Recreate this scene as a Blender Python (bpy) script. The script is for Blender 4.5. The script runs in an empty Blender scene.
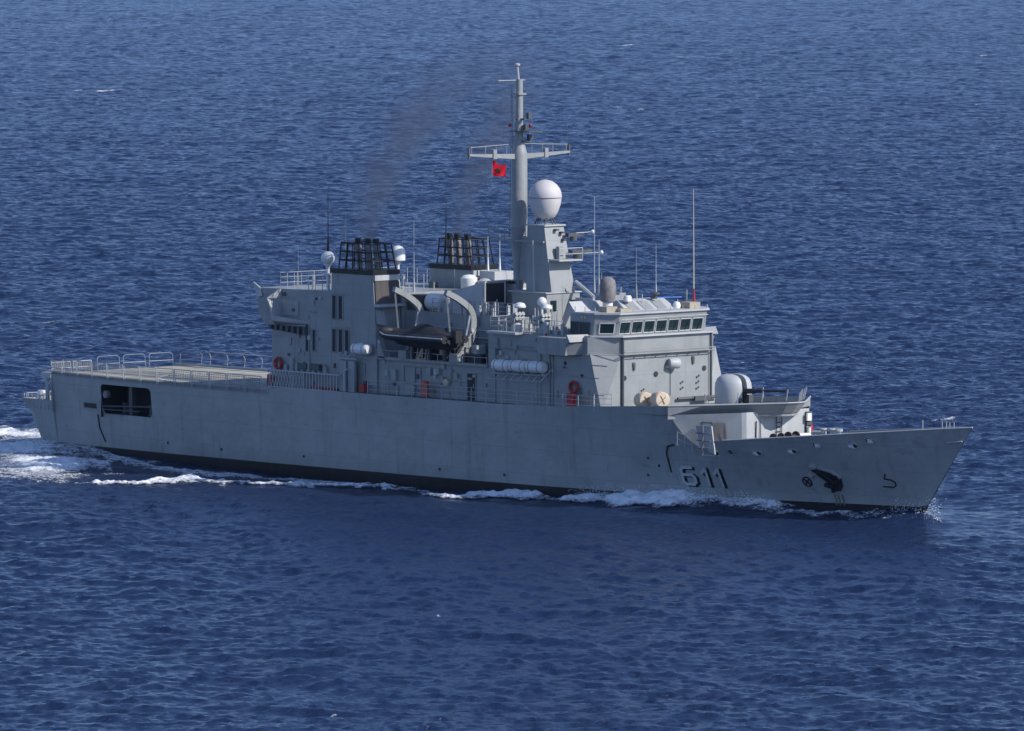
import bpy, bmesh, math, random
import numpy as np
from mathutils import Vector, Matrix

random.seed(7)
S = bpy.context.scene
C = S.collection
R = math.radians

# ------------------------------------------------------------------ camera
CAMLOC = Vector((381.912, -345.074, 44.052))
YAW, HORIZ, FPX = 0.83394978, -140.0, 7300.0
pt = math.atan((365.5 - HORIZ) / FPX)
fw = Vector((-math.sin(YAW) * math.cos(pt), math.cos(YAW) * math.cos(pt), -math.sin(pt)))
cam = bpy.data.cameras.new('camera')
camo = bpy.data.objects.new('camera', cam)
C.objects.link(camo)
camo.location = CAMLOC
camo.rotation_euler = fw.to_track_quat('-Z', 'Y').to_euler()
cam.sensor_width = 36.0
cam.lens = FPX * 36.0 / 1024.0
cam.clip_start = 1.0
cam.clip_end = 200000.0
S.camera = camo

# ------------------------------------------------------------------ sky, sun, exposure
SUN_EL = R(35)
SX, SY = 0.91, 0.41
world = bpy.data.worlds.new('World')
S.world = world
world.use_nodes = True
wn = world.node_tree.nodes
sky = wn.new('ShaderNodeTexSky')
sky.sky_type = 'NISHITA'
sky.sun_disc = False
sky.sun_elevation = SUN_EL
sky.sun_rotation = math.atan2(SX, SY)
sky.air_density = 0.65
sky.dust_density = 0.2
sky.ozone_density = 5.0
tint = wn.new('ShaderNodeMix'); tint.data_type = 'RGBA'; tint.blend_type = 'MULTIPLY'; tint.inputs['Factor'].default_value = 1.0
tint.inputs[7].default_value = (1.04, 0.965, 0.99, 1)
world.node_tree.links.new(sky.outputs[0], tint.inputs[6])
world.node_tree.links.new(tint.outputs[2], wn['Background'].inputs[0])
wn['Background'].inputs[1].default_value = 0.15
sl = bpy.data.lights.new('sun', 'SUN')
sl.energy = 3.75
sl.angle = R(0.5)
sl.color = (1.0, 0.96, 0.90)
so = bpy.data.objects.new('sun', sl)
C.objects.link(so)
sdir = Vector((SX * math.cos(SUN_EL), SY * math.cos(SUN_EL), math.sin(SUN_EL)))
so.rotation_euler = (-sdir).to_track_quat('-Z', 'Y').to_euler()
so.location = (0, 0, 200)
S.view_settings.view_transform = 'Standard'
S.view_settings.look = 'None'
S.view_settings.exposure = 0.32
S.view_settings.gamma = 1.0
S.cycles.max_bounces = 6
S.cycles.volume_bounces = 1
S.cycles.volume_step_rate = 1.0

# ------------------------------------------------------------------ materials
def new_mat(name):
    m = bpy.data.materials.new(name)
    m.use_nodes = True
    return m, m.node_tree, m.node_tree.nodes['Principled BSDF']

def paint(name, rgb, rough=0.5, var=0.10, streak=0.0, grime=(0.10, 0.10, 0.095), metal=0.0, scale=0.7, spec=0.5, bump=0.0, seam=0.0, rust=0.0, smudge=0.0):
    m, nt, b = new_mat(name)
    N, L = nt.nodes, nt.links
    b.inputs['Roughness'].default_value = rough
    b.inputs['Metallic'].default_value = metal
    b.inputs['Specular IOR Level'].default_value = spec
    tc = N.new('ShaderNodeTexCoord')
    n1 = N.new('ShaderNodeTexNoise'); n1.inputs['Scale'].default_value = scale; n1.inputs['Detail'].default_value = 6
    L.new(tc.outputs['Object'], n1.inputs['Vector'])
    r1 = N.new('ShaderNodeMapRange'); r1.inputs['From Min'].default_value = 0.3; r1.inputs['From Max'].default_value = 0.7
    r1.inputs['To Min'].default_value = 1 - var; r1.inputs['To Max'].default_value = 1 + var
    L.new(n1.outputs['Fac'], r1.inputs['Value'])
    mul = N.new('ShaderNodeVectorMath'); mul.operation = 'SCALE'
    mul.inputs[0].default_value = rgb
    L.new(r1.outputs[0], mul.inputs['Scale'])
    out = mul.outputs[0]
    if streak:
        mp = N.new('ShaderNodeMapping'); mp.inputs['Scale'].default_value = (1.6, 1.6, 0.14)
        L.new(tc.outputs['Object'], mp.inputs['Vector'])
        n2 = N.new('ShaderNodeTexNoise'); n2.inputs['Scale'].default_value = 1.0; n2.inputs['Detail'].default_value = 5
        L.new(mp.outputs[0], n2.inputs['Vector'])
        r2 = N.new('ShaderNodeMapRange'); r2.inputs['From Min'].default_value = 0.55; r2.inputs['From Max'].default_value = 0.8
        r2.inputs['To Min'].default_value = 0; r2.inputs['To Max'].default_value = streak
        L.new(n2.outputs['Fac'], r2.inputs['Value'])
        mx = N.new('ShaderNodeMix'); mx.data_type = 'RGBA'
        L.new(r2.outputs[0], mx.inputs['Factor'])
        L.new(out, mx.inputs[6]); mx.inputs[7].default_value = (*grime, 1)
        out = mx.outputs[2]
    def blend(fac, col):
        global_out = N.new('ShaderNodeMix'); global_out.data_type = 'RGBA'
        L.new(fac, global_out.inputs['Factor']); L.new(out, global_out.inputs[6]); global_out.inputs[7].default_value = (*col, 1)
        return global_out.outputs[2]
    def ramp(src, lo, hi, top):
        r = N.new('ShaderNodeMapRange'); r.inputs['From Min'].default_value = lo; r.inputs['From Max'].default_value = hi; r.inputs['To Max'].default_value = top
        L.new(src, r.inputs['Value']); return r.outputs[0]
    if smudge:                                                    # scuffs and soot patches with a shape of their own
        n3 = N.new('ShaderNodeTexNoise'); n3.inputs['Scale'].default_value = .55; n3.inputs['Detail'].default_value = 8; n3.inputs['Roughness'].default_value = .7
        mp3 = N.new('ShaderNodeMapping'); mp3.inputs['Scale'].default_value = (.5, 1, 1.1); L.new(tc.outputs['Object'], mp3.inputs['Vector']); L.new(mp3.outputs[0], n3.inputs['Vector'])
        out = blend(ramp(n3.outputs['Fac'], .60, .72, smudge), (rgb[0] * .45, rgb[1] * .45, rgb[2] * .45))
        out = blend(ramp(n3.outputs['Fac'], .40, .30, smudge * .55), (rgb[0] * 1.35, rgb[1] * 1.3, rgb[2] * 1.22))
    if rust:
        mp4 = N.new('ShaderNodeMapping'); mp4.inputs['Scale'].default_value = (3.2, 3.2, .22); L.new(tc.outputs['Object'], mp4.inputs['Vector'])
        n4 = N.new('ShaderNodeTexNoise'); n4.inputs['Scale'].default_value = 1.0; n4.inputs['Detail'].default_value = 6; L.new(mp4.outputs[0], n4.inputs['Vector'])
        out = blend(ramp(n4.outputs['Fac'], .66, .78, rust), (.10, .065, .04))
    sepz = None
    if seam:                                                      # weld seams between plates
        sep = N.new('ShaderNodeSeparateXYZ'); L.new(tc.outputs['Object'], sep.inputs[0])
        ad_ = N.new('ShaderNodeMath'); ad_.operation = 'ADD'; L.new(sep.outputs['X'], ad_.inputs[0]); L.new(sep.outputs['Y'], ad_.inputs[1])
        cb = N.new('ShaderNodeCombineXYZ'); L.new(ad_.outputs[0], cb.inputs['X']); L.new(sep.outputs['Z'], cb.inputs['Y'])
        bk = N.new('ShaderNodeTexBrick'); bk.inputs['Scale'].default_value = 1.0; bk.inputs['Brick Width'].default_value = 4.6; bk.inputs['Row Height'].default_value = 1.75; bk.inputs['Mortar Size'].default_value = .028; bk.inputs['Mortar Smooth'].default_value = .6
        L.new(cb.outputs[0], bk.inputs['Vector']); sc_ = N.new('ShaderNodeMath'); sc_.operation = 'MULTIPLY'; L.new(bk.outputs['Fac'], sc_.inputs[0]); sc_.inputs[1].default_value = seam
        out = blend(sc_.outputs[0], (rgb[0] * .6, rgb[1] * .6, rgb[2] * .6)); sepz = bk.outputs['Fac']
    L.new(out, b.inputs['Base Color'])
    if bump:
        nb = N.new('ShaderNodeTexNoise'); nb.inputs['Scale'].default_value = 0.9; nb.inputs['Detail'].default_value = 4
        L.new(tc.outputs['Object'], nb.inputs['Vector'])
        bp = N.new('ShaderNodeBump'); bp.inputs['Strength'].default_value = bump; bp.inputs['Distance'].default_value = 0.1
        L.new(nb.outputs['Fac'], bp.inputs['Height']); L.new(bp.outputs[0], b.inputs['Normal'])
    return m

M = {}
M['hull'] = paint('hull_paint', (0.300, 0.318, 0.315), 0.5, 0.10, 0.5, (0.14, 0.145, 0.14), bump=0.8, scale=0.35, seam=.38, rust=.4, smudge=.65)
M['boot'] = paint('boot_topping', (0.008, 0.008, 0.009), 0.55, 0.3, 0.35, (0.06, 0.045, 0.035))
M['gray'] = paint('ship_grey', (0.272, 0.284, 0.282), 0.5, 0.09, 0.55, (0.16, 0.16, 0.15), bump=0.4, seam=.3, rust=.3, smudge=.3)
M['light'] = paint('light_grey', (0.42, 0.43, 0.43), 0.5, 0.08, 0.25, (0.24, 0.23, 0.21))
M['deck'] = paint('deck_grey', (0.16, 0.17, 0.17), 0.8, 0.2, 0.0, scale=1.5)
M['flight'] = paint('flight_deck_paint', (0.36, 0.34, 0.27), 0.85, 0.25, 0.0, scale=0.6)
M['rail'] = paint('rail_grey', (0.40, 0.41, 0.41), 0.5, 0.1)
M['rope'] = paint('wire_grey', (0.25, 0.26, 0.26), 0.5, 0.1)
M['black'] = paint('black_paint', (0.008, 0.009, 0.011), 0.5, 0.3, spec=0.3)
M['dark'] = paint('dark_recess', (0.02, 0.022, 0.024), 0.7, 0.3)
M['soot'] = paint('sooty_steel', (0.20, 0.185, 0.175), 0.6, 0.3, 0.5, (0.02, 0.018, 0.016), scale=2.5)
M['louvre'] = paint('brown_louvre', (0.075, 0.065, 0.06), 0.8, 0.25, 0.3, (0.03, 0.028, 0.025))
M['white'] = paint('white_paint', (0.72, 0.72, 0.70), 0.4, 0.06, 0.25, (0.45, 0.42, 0.36))
M['radome'] = paint('radome_white', (0.56, 0.53, 0.52), 0.6, 0.05, 0.2, (0.40, 0.36, 0.33))
M['red'] = paint('red_paint', (0.34, 0.018, 0.024), 0.5, 0.2)
M['orange'] = paint('orange_paint', (0.45, 0.10, 0.06), 0.5, 0.2)
M['cream'] = paint('cream_canvas', (0.62, 0.50, 0.37), 0.85, 0.12, 0.2, (0.35, 0.26, 0.17), scale=3)
M['tan'] = paint('tan_paint', (0.34, 0.30, 0.225), 0.7, 0.12, 0.3, (0.2, 0.17, 0.12))
M['canvas'] = paint('grey_canvas', (0.20, 0.185, 0.185), 0.9, 0.25, scale=3)
M['rubber'] = paint('black_rubber', (0.016, 0.017, 0.02), 0.6, 0.3)
M['tube'] = paint('grey_rubber', (0.07, 0.077, 0.082), 0.55, 0.2)
M['num'] = paint('number_grey', (0.46, 0.48, 0.49), 0.5, 0.05)
M['flag'] = paint('flag_red', (0.62, 0.015, 0.03), 0.8, 0.1, spec=0.1)
M['green'] = paint('flag_green', (0.0, 0.08, 0.03), 0.8, 0.1, spec=0.1)
M['blue'] = paint('blue_paint', (0.05, 0.15, 0.45), 0.5, 0.1)
M['olive'] = paint('stained_wood', (0.20, 0.18, 0.12), 0.8, 0.3)
m, nt, b = new_mat('bridge_glass'); M['glass'] = m
b.inputs['Base Color'].default_value = (0.012, 0.026, 0.030, 1); b.inputs['Roughness'].default_value = 0.06

# ------------------------------------------------------------------ mesh helpers
class MB:
    def __init__(s):
        s.v, s.f = [], []
    def add(s, vs, fs):
        o = len(s.v); s.v += [tuple(map(float, p)) for p in vs]; s.f += [tuple(i + o for i in f) for f in fs]; return s
    def loft(s, p0, p1):
        n = len(p0)
        return s.add(list(p0) + list(p1), [(i, (i + 1) % n, n + (i + 1) % n, n + i) for i in range(n)] + [tuple(range(n))[::-1], tuple(range(n, 2 * n))])
    def box(s, x0, x1, y0, y1, z0, z1):
        q = [(x0, y0), (x1, y0), (x1, y1), (x0, y1)]
        return s.loft([(a, b, z0) for a, b in q], [(a, b, z1) for a, b in q])
    def xy(s, poly, z0, z1, poly1=None):
        return s.loft([(a, b, z0) for a, b in poly], [(a, b, z1) for a, b in (poly1 or poly)])
    def xz(s, poly, y0, y1):
        return s.loft([(a, y0, b) for a, b in poly], [(a, y1, b) for a, b in poly])
    def yz(s, poly, x0, x1):
        return s.loft([(x0, a, b) for a, b in poly], [(x1, a, b) for a, b in poly])
    def quad(s, a, b, c, d):
        return s.add([a, b, c, d], [(0, 1, 2, 3)])
    def tube(s, p0, p1, r, r1=None, n=6):
        p0, p1 = Vector(p0), Vector(p1); r1 = r if r1 is None else r1
        d = (p1 - p0)
        if d.length < 1e-6: return s
        d.normalize(); a = d.orthogonal().normalized(); b = d.cross(a)
        ring = lambda p, q: [p + (a * math.cos(2 * math.pi * i / n) + b * math.sin(2 * math.pi * i / n)) * q for i in range(n)]
        return s.loft(ring(p0, r), ring(p1, r1))
    def path(s, pts, r, n=6):
        for a, b in zip(pts[:-1], pts[1:]): s.tube(a, b, r, n=n)
        return s
    def lathe(s, prof, c=(0, 0, 0), axis=(0, 0, 1), n=24):
        ax = Vector(axis).normalized(); a = ax.orthogonal().normalized(); b = ax.cross(a); c = Vector(c)
        vs = []
        for r, h in prof:
            for i in range(n):
                t = 2 * math.pi * i / n
                vs.append(c + ax * h + (a * math.cos(t) + b * math.sin(t)) * r)
        fs = []
        for j in range(len(prof) - 1):
            for i in range(n):
                fs.append((j * n + i, j * n + (i + 1) % n, (j + 1) * n + (i + 1) % n, (j + 1) * n + i))
        fs.append(tuple(range(n))[::-1]); fs.append(tuple(range((len(prof) - 1) * n, len(prof) * n)))
        return s.add(vs, fs)
    def ball(s, c, r, n=16, sz=1.0):
        return s.lathe([(max(r * math.sin(math.pi * i / 10), 0.002), -r * sz * math.cos(math.pi * i / 10)) for i in range(11)], c, n=n)
    def torus(s, c, R0, r, axis=(0, 1, 0), n=20, k=8):
        ax = Vector(axis).normalized(); a = ax.orthogonal().normalized(); b = ax.cross(a); c = Vector(c); vs, fs = [], []
        for i in range(n):
            t = 2 * math.pi * i / n; d = a * math.cos(t) + b * math.sin(t)
            for j in range(k):
                u = 2 * math.pi * j / k; vs.append(c + d * (R0 + r * math.cos(u)) + ax * r * math.sin(u))
        for i in range(n):
            for j in range(k):
                fs.append((i * k + j, ((i + 1) % n) * k + j, ((i + 1) % n) * k + (j + 1) % k, i * k + (j + 1) % k))
        return s.add(vs, fs)
    def build(s, name, mat, parent=None, label=None, smooth=False, bevel=0.0):
        me = bpy.data.meshes.new(name)
        me.from_pydata(s.v, [], s.f); me.update()
        bm = bmesh.new(); bm.from_mesh(me); bmesh.ops.recalc_face_normals(bm, faces=bm.faces); bm.to_mesh(me); bm.free()
        me.materials.append(M[mat] if isinstance(mat, str) else mat)
        o = bpy.data.objects.new(name, me); C.objects.link(o)
        if parent: o.parent = parent
        if label: o['label'] = label
        if smooth:
            me.polygons.foreach_set('use_smooth', [True] * len(me.polygons))
            try:
                me.set_sharp_from_angle(angle=R(40))
            except Exception:
                pass
        if bevel:
            bv = o.modifiers.new('bevel', 'BEVEL'); bv.width = bevel; bv.segments = 2; bv.limit_method = 'ANGLE'
        return o

def thing(name, label, cat, loc=(0, 0, 0), group=None):
    o = bpy.data.objects.new(name, None); C.objects.link(o); o.location = loc; o.empty_display_size = 0.3
    tag(o, label, cat, group); return o
def tag(o, label, cat, group=None):
    o['label'] = label; o['category'] = cat
    if group: o['group'] = group
    return o
def copy_tree(o, parent=None):
    c = o.copy(); C.objects.link(c)
    if parent: c.parent = parent
    for ch in list(o.children): copy_tree(ch, c)
    return c

# ------------------------------------------------------------------ hull shape (metres, +X bow, +Y port, z 0 = water)
def tab(xs):
    a = np.array(xs, float); return lambda x: float(np.interp(x, a[:, 0], a[:, 1]))
f_yd = tab([(-48.3, 4.7), (-43.3, 5.9), (-40, 6.4), (-36, 6.8), (-30, 7.0), (10, 7.0), (17, 6.95), (22, 6.85), (24.7, 6.75), (27, 6.5), (29.5, 6.0), (32.3, 5.3), (35.15, 4.5), (37.7, 3.68), (40.05, 2.8), (42, 2.0), (43.85, 1.2), (46.75, 0.04)])
f_yw = tab([(-48.3, 3.9), (-43.3, 5.3), (-40, 5.8), (-30, 6.5), (-15, 6.8), (5, 6.8), (12, 6.5), (18, 5.9), (23, 4.9), (27, 4.1), (31, 3.2), (35, 2.15), (39, 0.95), (42.2, 0.05), (46.75, 0.02)])
f_zd = tab([(-48.3, 3.75), (-42.91, 3.9), (-42.9, 5.8), (-16.61, 5.85), (-16.6, 6.3), (-11, 6.4), (8, 6.48), (14, 6.64), (20, 6.98), (24.7, 7.25), (24.71, 6.6), (24.95, 6.05), (25.4, 5.4), (26.0, 4.9), (26.7, 4.5), (27.5, 4.2), (28.3, 4.0), (28.32, 5.03), (29.22, 5.1), (35.15, 5.64), (40.05, 6.1), (43.85, 6.43), (46.75, 6.67)])
def f_zp(x): return 0.95 + 0.0045 * x
def f_zb(x):
    if x > 41.8: return (x - 41.8) * 1.347
    if x < -44.6: return float(np.interp(x, [-48.3, -46.2, -44.6], [3.2, 1.2, -1.5]))
    return -1.5
def hull_y(x, z, top=None):
    zt = f_zd(x) if top is None else top
    # the flared topsides keep one surface whether or not the bulwark is cut down
    if 24.7 < x < 29.22: zt = float(np.interp(x, [24.7, 29.22], [7.25, 5.1]))
    zp = max(f_zp(x), f_zb(x)); yd, yw = f_yd(x), f_yw(x)
    if z <= zp: return yw * (1 - 0.05 * (zp - z))
    t = min((z - zp) / max(zt - zp, 0.05), 1.0)
    p = float(np.interp(x, [10, 28, 40], [1.0, 1.05, 1.15]))
    return yw + (yd - yw) * t ** p

ship = thing('warship', 'grey patrol frigate with pennant number 611, white radome and tall mast, at sea', 'warship')

OPX0, OPX1, OPZ0, OPZ1 = -36.2, -30.1, 3.35, 5.5
def build_hull():
    xs = [-48.3, -47.2, -46.2, -45.4, -44.6, -42.91, -42.9, -42, -40, -38, OPX0, -33, OPX1]
    x = -28
    while x < 24: xs.append(x); x += 2
    xs += [24.7, 24.71, 24.95, 25.4, 26.0, 26.7, 27.5, 28.3, 28.32, 29.22]
    x = 30.2
    while x < 46.5: xs.append(x); x += 0.9
    xs.append(46.75)
    base = [2.0, OPZ0, 4.4, OPZ1]
    vs, fs, mats = [], [], []
    nl = 3 + len(base) + 1
    for x in xs:
        zb, zt, zp = f_zb(x), f_zd(x), f_zp(x)
        if zb > -1.4:
            z0 = max(zp, zb)
            lv = [zb, min(max(0, zb), z0) , z0]
        else:
            lv = [zb, 0, zp]
        lo = lv[2]
        if zt > 5.55 and zb < 0:
            lv += base + [zt]
        else:
            lv += [lo + (zt - lo) * k / 5 for k in range(1, 6)]
        for sgn in (-1, 1):
            for z in lv: vs.append((x, sgn * hull_y(x, z), z))
    n2 = 2 * nl
    for i in range(len(xs) - 1):
        for s in (0, 1):
            for k in range(nl - 1):
                if s == 0 and xs[i] >= OPX0 - 1e-6 and xs[i + 1] <= OPX1 + 1e-6 and k in (4, 5): continue
                a = i * n2 + s * nl + k; bq = a + n2
                fs.append((a, bq, bq + 1, a + 1)); mats.append(1 if k < 2 else 0)
        fs.append((i * n2, i * n2 + nl, (i + 1) * n2 + nl, (i + 1) * n2)); mats.append(1)
    fs.append(tuple(range(nl)) + tuple(range(n2 - 1, nl - 1, -1))); mats.append(0)
    me = bpy.data.meshes.new('hull'); me.from_pydata(vs, [], fs)
    me.materials.append(M['hull']); me.materials.append(M['boot'])
    me.polygons.foreach_set('material_index', mats); me.update()
    bm = bmesh.new(); bm.from_mesh(me); bmesh.ops.recalc_face_normals(bm, faces=bm.faces); bm.to_mesh(me); bm.free()
    me.polygons.foreach_set('use_smooth', [True] * len(me.polygons))
    try: me.set_sharp_from_angle(angle=R(30))
    except Exception: pass
    o = bpy.data.objects.new('hull', me); C.objects.link(o); o.parent = ship
    return o
hull = build_hull()

def hp(x, z, off=0.02):                       # a point on the starboard hull plating
    return (x, -hull_y(x, z) - off, z)
# mooring-deck opening near the stern: recess, frame, pipes inside
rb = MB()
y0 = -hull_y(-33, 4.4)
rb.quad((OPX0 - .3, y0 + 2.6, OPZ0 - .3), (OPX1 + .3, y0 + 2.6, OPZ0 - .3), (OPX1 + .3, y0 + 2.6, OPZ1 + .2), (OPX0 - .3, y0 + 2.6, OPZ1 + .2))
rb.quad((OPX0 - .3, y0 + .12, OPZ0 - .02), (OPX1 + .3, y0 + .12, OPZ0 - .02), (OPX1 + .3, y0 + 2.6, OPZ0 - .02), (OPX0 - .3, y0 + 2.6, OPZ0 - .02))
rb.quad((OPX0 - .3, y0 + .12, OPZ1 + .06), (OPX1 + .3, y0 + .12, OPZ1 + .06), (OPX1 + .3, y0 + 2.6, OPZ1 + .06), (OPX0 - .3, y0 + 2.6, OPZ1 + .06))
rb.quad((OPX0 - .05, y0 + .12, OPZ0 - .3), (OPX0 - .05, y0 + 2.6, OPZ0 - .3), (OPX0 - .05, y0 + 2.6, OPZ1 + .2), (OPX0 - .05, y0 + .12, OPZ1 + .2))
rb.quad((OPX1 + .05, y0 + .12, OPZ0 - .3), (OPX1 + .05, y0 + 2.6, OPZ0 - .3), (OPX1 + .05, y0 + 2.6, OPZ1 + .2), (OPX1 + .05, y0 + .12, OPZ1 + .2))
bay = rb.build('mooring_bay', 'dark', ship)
g = MB()
for cx_, cz_ in ((OPX0, OPZ0), (OPX1, OPZ0), (OPX0, OPZ1), (OPX1, OPZ1)):      # rounded corner plates
    sx = 1 if cx_ < -33 else -1; sz = 1 if cz_ < 4 else -1
    pts = [(cx_ - sx * .03, cz_ - sz * .03)] + [(cx_ + sx * (.45 - .48 * math.sin(t)), cz_ + sz * (.45 - .48 * math.cos(t))) for t in [i * math.pi / 12 for i in range(7)]]
    g = MB(); g.loft([hp(a, c, .012) for a, c in pts], [hp(a, c, -.05) for a, c in pts]); g.build('corner_plate', 'hull', bay)
g = MB()
g.path([(OPX0, y0 + .25, 3.85), (OPX1, y0 + .25, 4.12)], .07); g.path([(OPX0, y0 + .3, 3.62), (-32, y0 + .3, 3.66)], .06)
g.build('guard_rail', 'tube', bay)
MB().lathe([(.28, 0), (.28, .3)], (-35.75, y0 + .4, 4.75), (0, -1, 0), 14).build('floodlight', 'canvas', bay)
g = MB(); g.box(-33.6, -33.2, y0 + .6, y0 + 1, 3.35, 5.5); g.build('bay_post', 'tube', bay)
for x, y in ((-34.6, 1.2), (-31.3, 1.0)): MB().lathe([(.35, 0), (.25, .2), (.25, .6), (.35, .8)], (x, y0 + y, 3.35)).build('bollard', 'tube', bay)
# small slot
g = MB(); g.loft([hp(-38.6, 3.62), hp(-37.0, 3.62), hp(-37.0, 3.98), hp(-38.6, 3.98)], [hp(-38.6, 3.62, -.03), hp(-37.0, 3.62, -.03), hp(-37.0, 3.98, -.03), hp(-38.6, 3.98, -.03)])
sl_ = g.build('mooring_slot', 'dark', hull)
g = MB(); g.path([hp(-38.75, 3.52), hp(-36.85, 3.52), hp(-36.85, 4.08), hp(-38.75, 4.08), hp(-38.75, 3.52)], .035); g.build('slot_frame', 'hull', hull)
# exhaust smear / discharge pipes
g = MB(); g.path([hp(-36.9, 3.2, .03), hp(-36.85, 2.2, .03), hp(-36.3, 1.2, .03)], .06); g.build('discharge_pipe', 'boot', hull)
g = MB(); g.path([hp(24.35, 4.55, .03), hp(23.75, 4.4, .03), hp(23.5, 3.9, .03), hp(23.55, 2.6, .03)], .06); g.build('discharge_pipe', 'boot', hull)
g = MB(); g.box(24.0, 24.9, -hull_y(24.4, 4.5) - .03, -hull_y(24.4, 4.5) + .2, 4.5, 4.62); g.build('discharge_lip', 'gray', hull)
# rubbing strake and scuppers
for x, z in ((-28.5, 1.6), (-22.3, 1.5), (-13.0, 1.55), (1.6, 1.55), (8.2, 1.55), (21.8, 3.5), (22.6, 3.0), (21.5, 2.3)):
    g = MB(); p = Vector(hp(x, z)); g.lathe([(.1, 0), (.1, .03)], p, (0, -1, 0), 10); g.build('scupper', 'dark', hull)

# hull number 611 laid on the plating: black shadow, then light digits
def stroke(pts, w):
    out = []
    n = len(pts)
    for i in range(n - 1):
        a, b = np.array(pts[i]), np.array(pts[i + 1]); d = b - a; L_ = np.hypot(*d); d = d / max(L_, 1e-6); nrm = np.array([-d[1], d[0]])
        a2 = a - d * w * .42; b2 = b + d * w * .42
        k = max(1, int(L_ / .15))
        for j in range(k):
            p, q = a2 + (b2 - a2) * j / k, a2 + (b2 - a2) * (j + 1) / k
            out.append([p + nrm * w / 2, p - nrm * w / 2, q - nrm * w / 2, q + nrm * w / 2])
    return out
SIX = [(.80, 1.0), (.25, 1.0), (.08, .85), (.08, .15), (.25, 0), (.75, 0), (.92, .15), (.92, .42), (.75, .56), (.1, .56)]
ONE = [(.12, .70), (.62, 1.0), (.62, 0.0)]
def digit(shape, x, z, w, h, name, mat, th, off):
    g = MB()
    for k, q in enumerate(stroke([(x + a * w, z + c * h) for a, c in shape], th)):
        o_ = off + .0006 * k
        g.loft([hp(a, c, o_) for a, c in q], [hp(a, c, o_ - .012) for a, c in q])
    return g.build(name, mat, hull)
for k, (sh, x) in enumerate(((SIX, 24.3), (ONE, 26.0), (ONE, 27.1))):
    digit(sh, x + .2, 1.80, 1.25 if k == 0 else .85, 1.15, 'number_shadow', 'black', .24, .02)
    digit(sh, x, 1.86, 1.25 if k == 0 else .85, 1.15, 'hull_number', 'num', .2, .045)

# bow marks: thruster symbol (crossed ring) and bulbous-bow symbol
g = MB(); c0 = (34.35, 2.5)
ring = [hp(c0[0] + .32 * math.cos(t), c0[1] + .32 * math.sin(t), .03) for t in [i * math.pi / 8 for i in range(17)]]
g.path(ring, .045)
for a in (.78, 2.36): g.tube(hp(c0[0] - .3 * math.cos(a), c0[1] - .3 * math.sin(a), .03), hp(c0[0] + .3 * math.cos(a), c0[1] + .3 * math.sin(a), .03), .055)
g.build('thruster_mark', 'black', hull)
g = MB(); g.path([hp(a, c, .03) for a, c in ((40.15, 3.3), (40.0, 2.95), (40.45, 2.9), (40.7, 2.75), (40.7, 2.55), (40.5, 2.4), (39.75, 2.42))], .045); g.build('bulb_mark', 'black', hull)

# fairleads through the bow bulwark
for x, z, kind in ((29.55, 4.35, 0), (31.5, 4.35, 1), (34.15, 4.6, 1), (36.1, 5.1, 2), (38.6, 5.15, 1), (39.85, 5.55, 2)):
    g = MB(); a_, c_ = ((.2, .2) if kind == 0 else (.36, .17) if kind == 1 else (.3, .22))
    rg = [hp(x + a_ * math.cos(t), z + c_ * math.sin(t), .03) for t in [i * math.pi / 8 for i in range(17)]]
    g.path(rg, .05); fl = g.build('fairlead', 'hull', hull)
    g = MB(); rg2 = [hp(x + a_ * .92 * math.cos(t), z + c_ * .9 * math.sin(t), .018) for t in [i * math.pi / 8 for i in range(16)]]
    g.add(rg2, [tuple(range(16))]); g.build('fairlead_opening', 'dark', fl)
    g = MB(); xo = -.45 if kind != 2 else .1
    q = [(x + a_ * xo - .17, z - .14), (x + a_ * xo + .2, z - .14), (x + a_ * xo + .14, z + .12), (x + a_ * xo - .15, z + .13)]; g.loft([hp(a, c, -.05) for a, c in q], [hp(a, c, .06) for a, c in q]); g.build('fairlead_roller', 'white' if kind else 'tube', fl)

# anchor in its pocket
def ha(x, z, off=.02): return hp(36.0 + (x - 36.1) * .8, 2.72 + (z - 2.7) * .82, off)
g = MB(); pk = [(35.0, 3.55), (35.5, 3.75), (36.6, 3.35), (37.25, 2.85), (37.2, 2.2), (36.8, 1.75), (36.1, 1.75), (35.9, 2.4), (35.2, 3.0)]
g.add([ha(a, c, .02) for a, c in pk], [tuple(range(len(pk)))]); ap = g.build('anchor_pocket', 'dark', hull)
g = MB(); g.path([ha(35.15, 3.55, .2), ha(36.0, 3.1, .35), ha(36.75, 2.5, .4)], .15); g.path([ha(35.9, 2.3, .3), ha(36.6, 2.15, .5), ha(37.2, 2.75, .3)], .17)
g.tube(ha(36.55, 2.35, .35), ha(36.4, 1.7, .3), .14); g.tube(ha(36.0, 3.2, .3), ha(37.1, 2.95, .25), .1)
g.build('anchor', 'black', hull)
g = MB(); g.ball(ha(35.1, 3.78, .0), .32, 12); g.ball(ha(34.6, 3.0, -.08), .22, 10); g.path([ha(35.5, 3.7, .05), ha(36.6, 3.42, .06), ha(37.25, 2.9, .06)], .13); g.build('hawse_lip', 'gray', hull, smooth=True)
for x in (35.95, 36.2, 36.5):
    MB().loft([hp(x, 1.7, .012), hp(x + .16, 1.7, .012), hp(x + .1, .98, .012), hp(x + .02, .98, .012)], [hp(x, 1.7, -.02), hp(x + .16, 1.7, -.02), hp(x + .1, .98, -.02), hp(x + .02, .98, -.02)]).build('rust_streak', 'olive', hull)

# cap tube on the bow bulwark, its sunlit top edge painted in light grey
for sgn in (-1, 1):
    pts = []
    x = 29.3
    while x < 46.8: pts.append((x, sgn * (f_yd(x)), f_zd(x) + .03)); x += .7
    pts.append((46.78, 0, 6.7)); MB().path(pts, .055).build('sunlit_cap_edge', 'light', hull)
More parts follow.
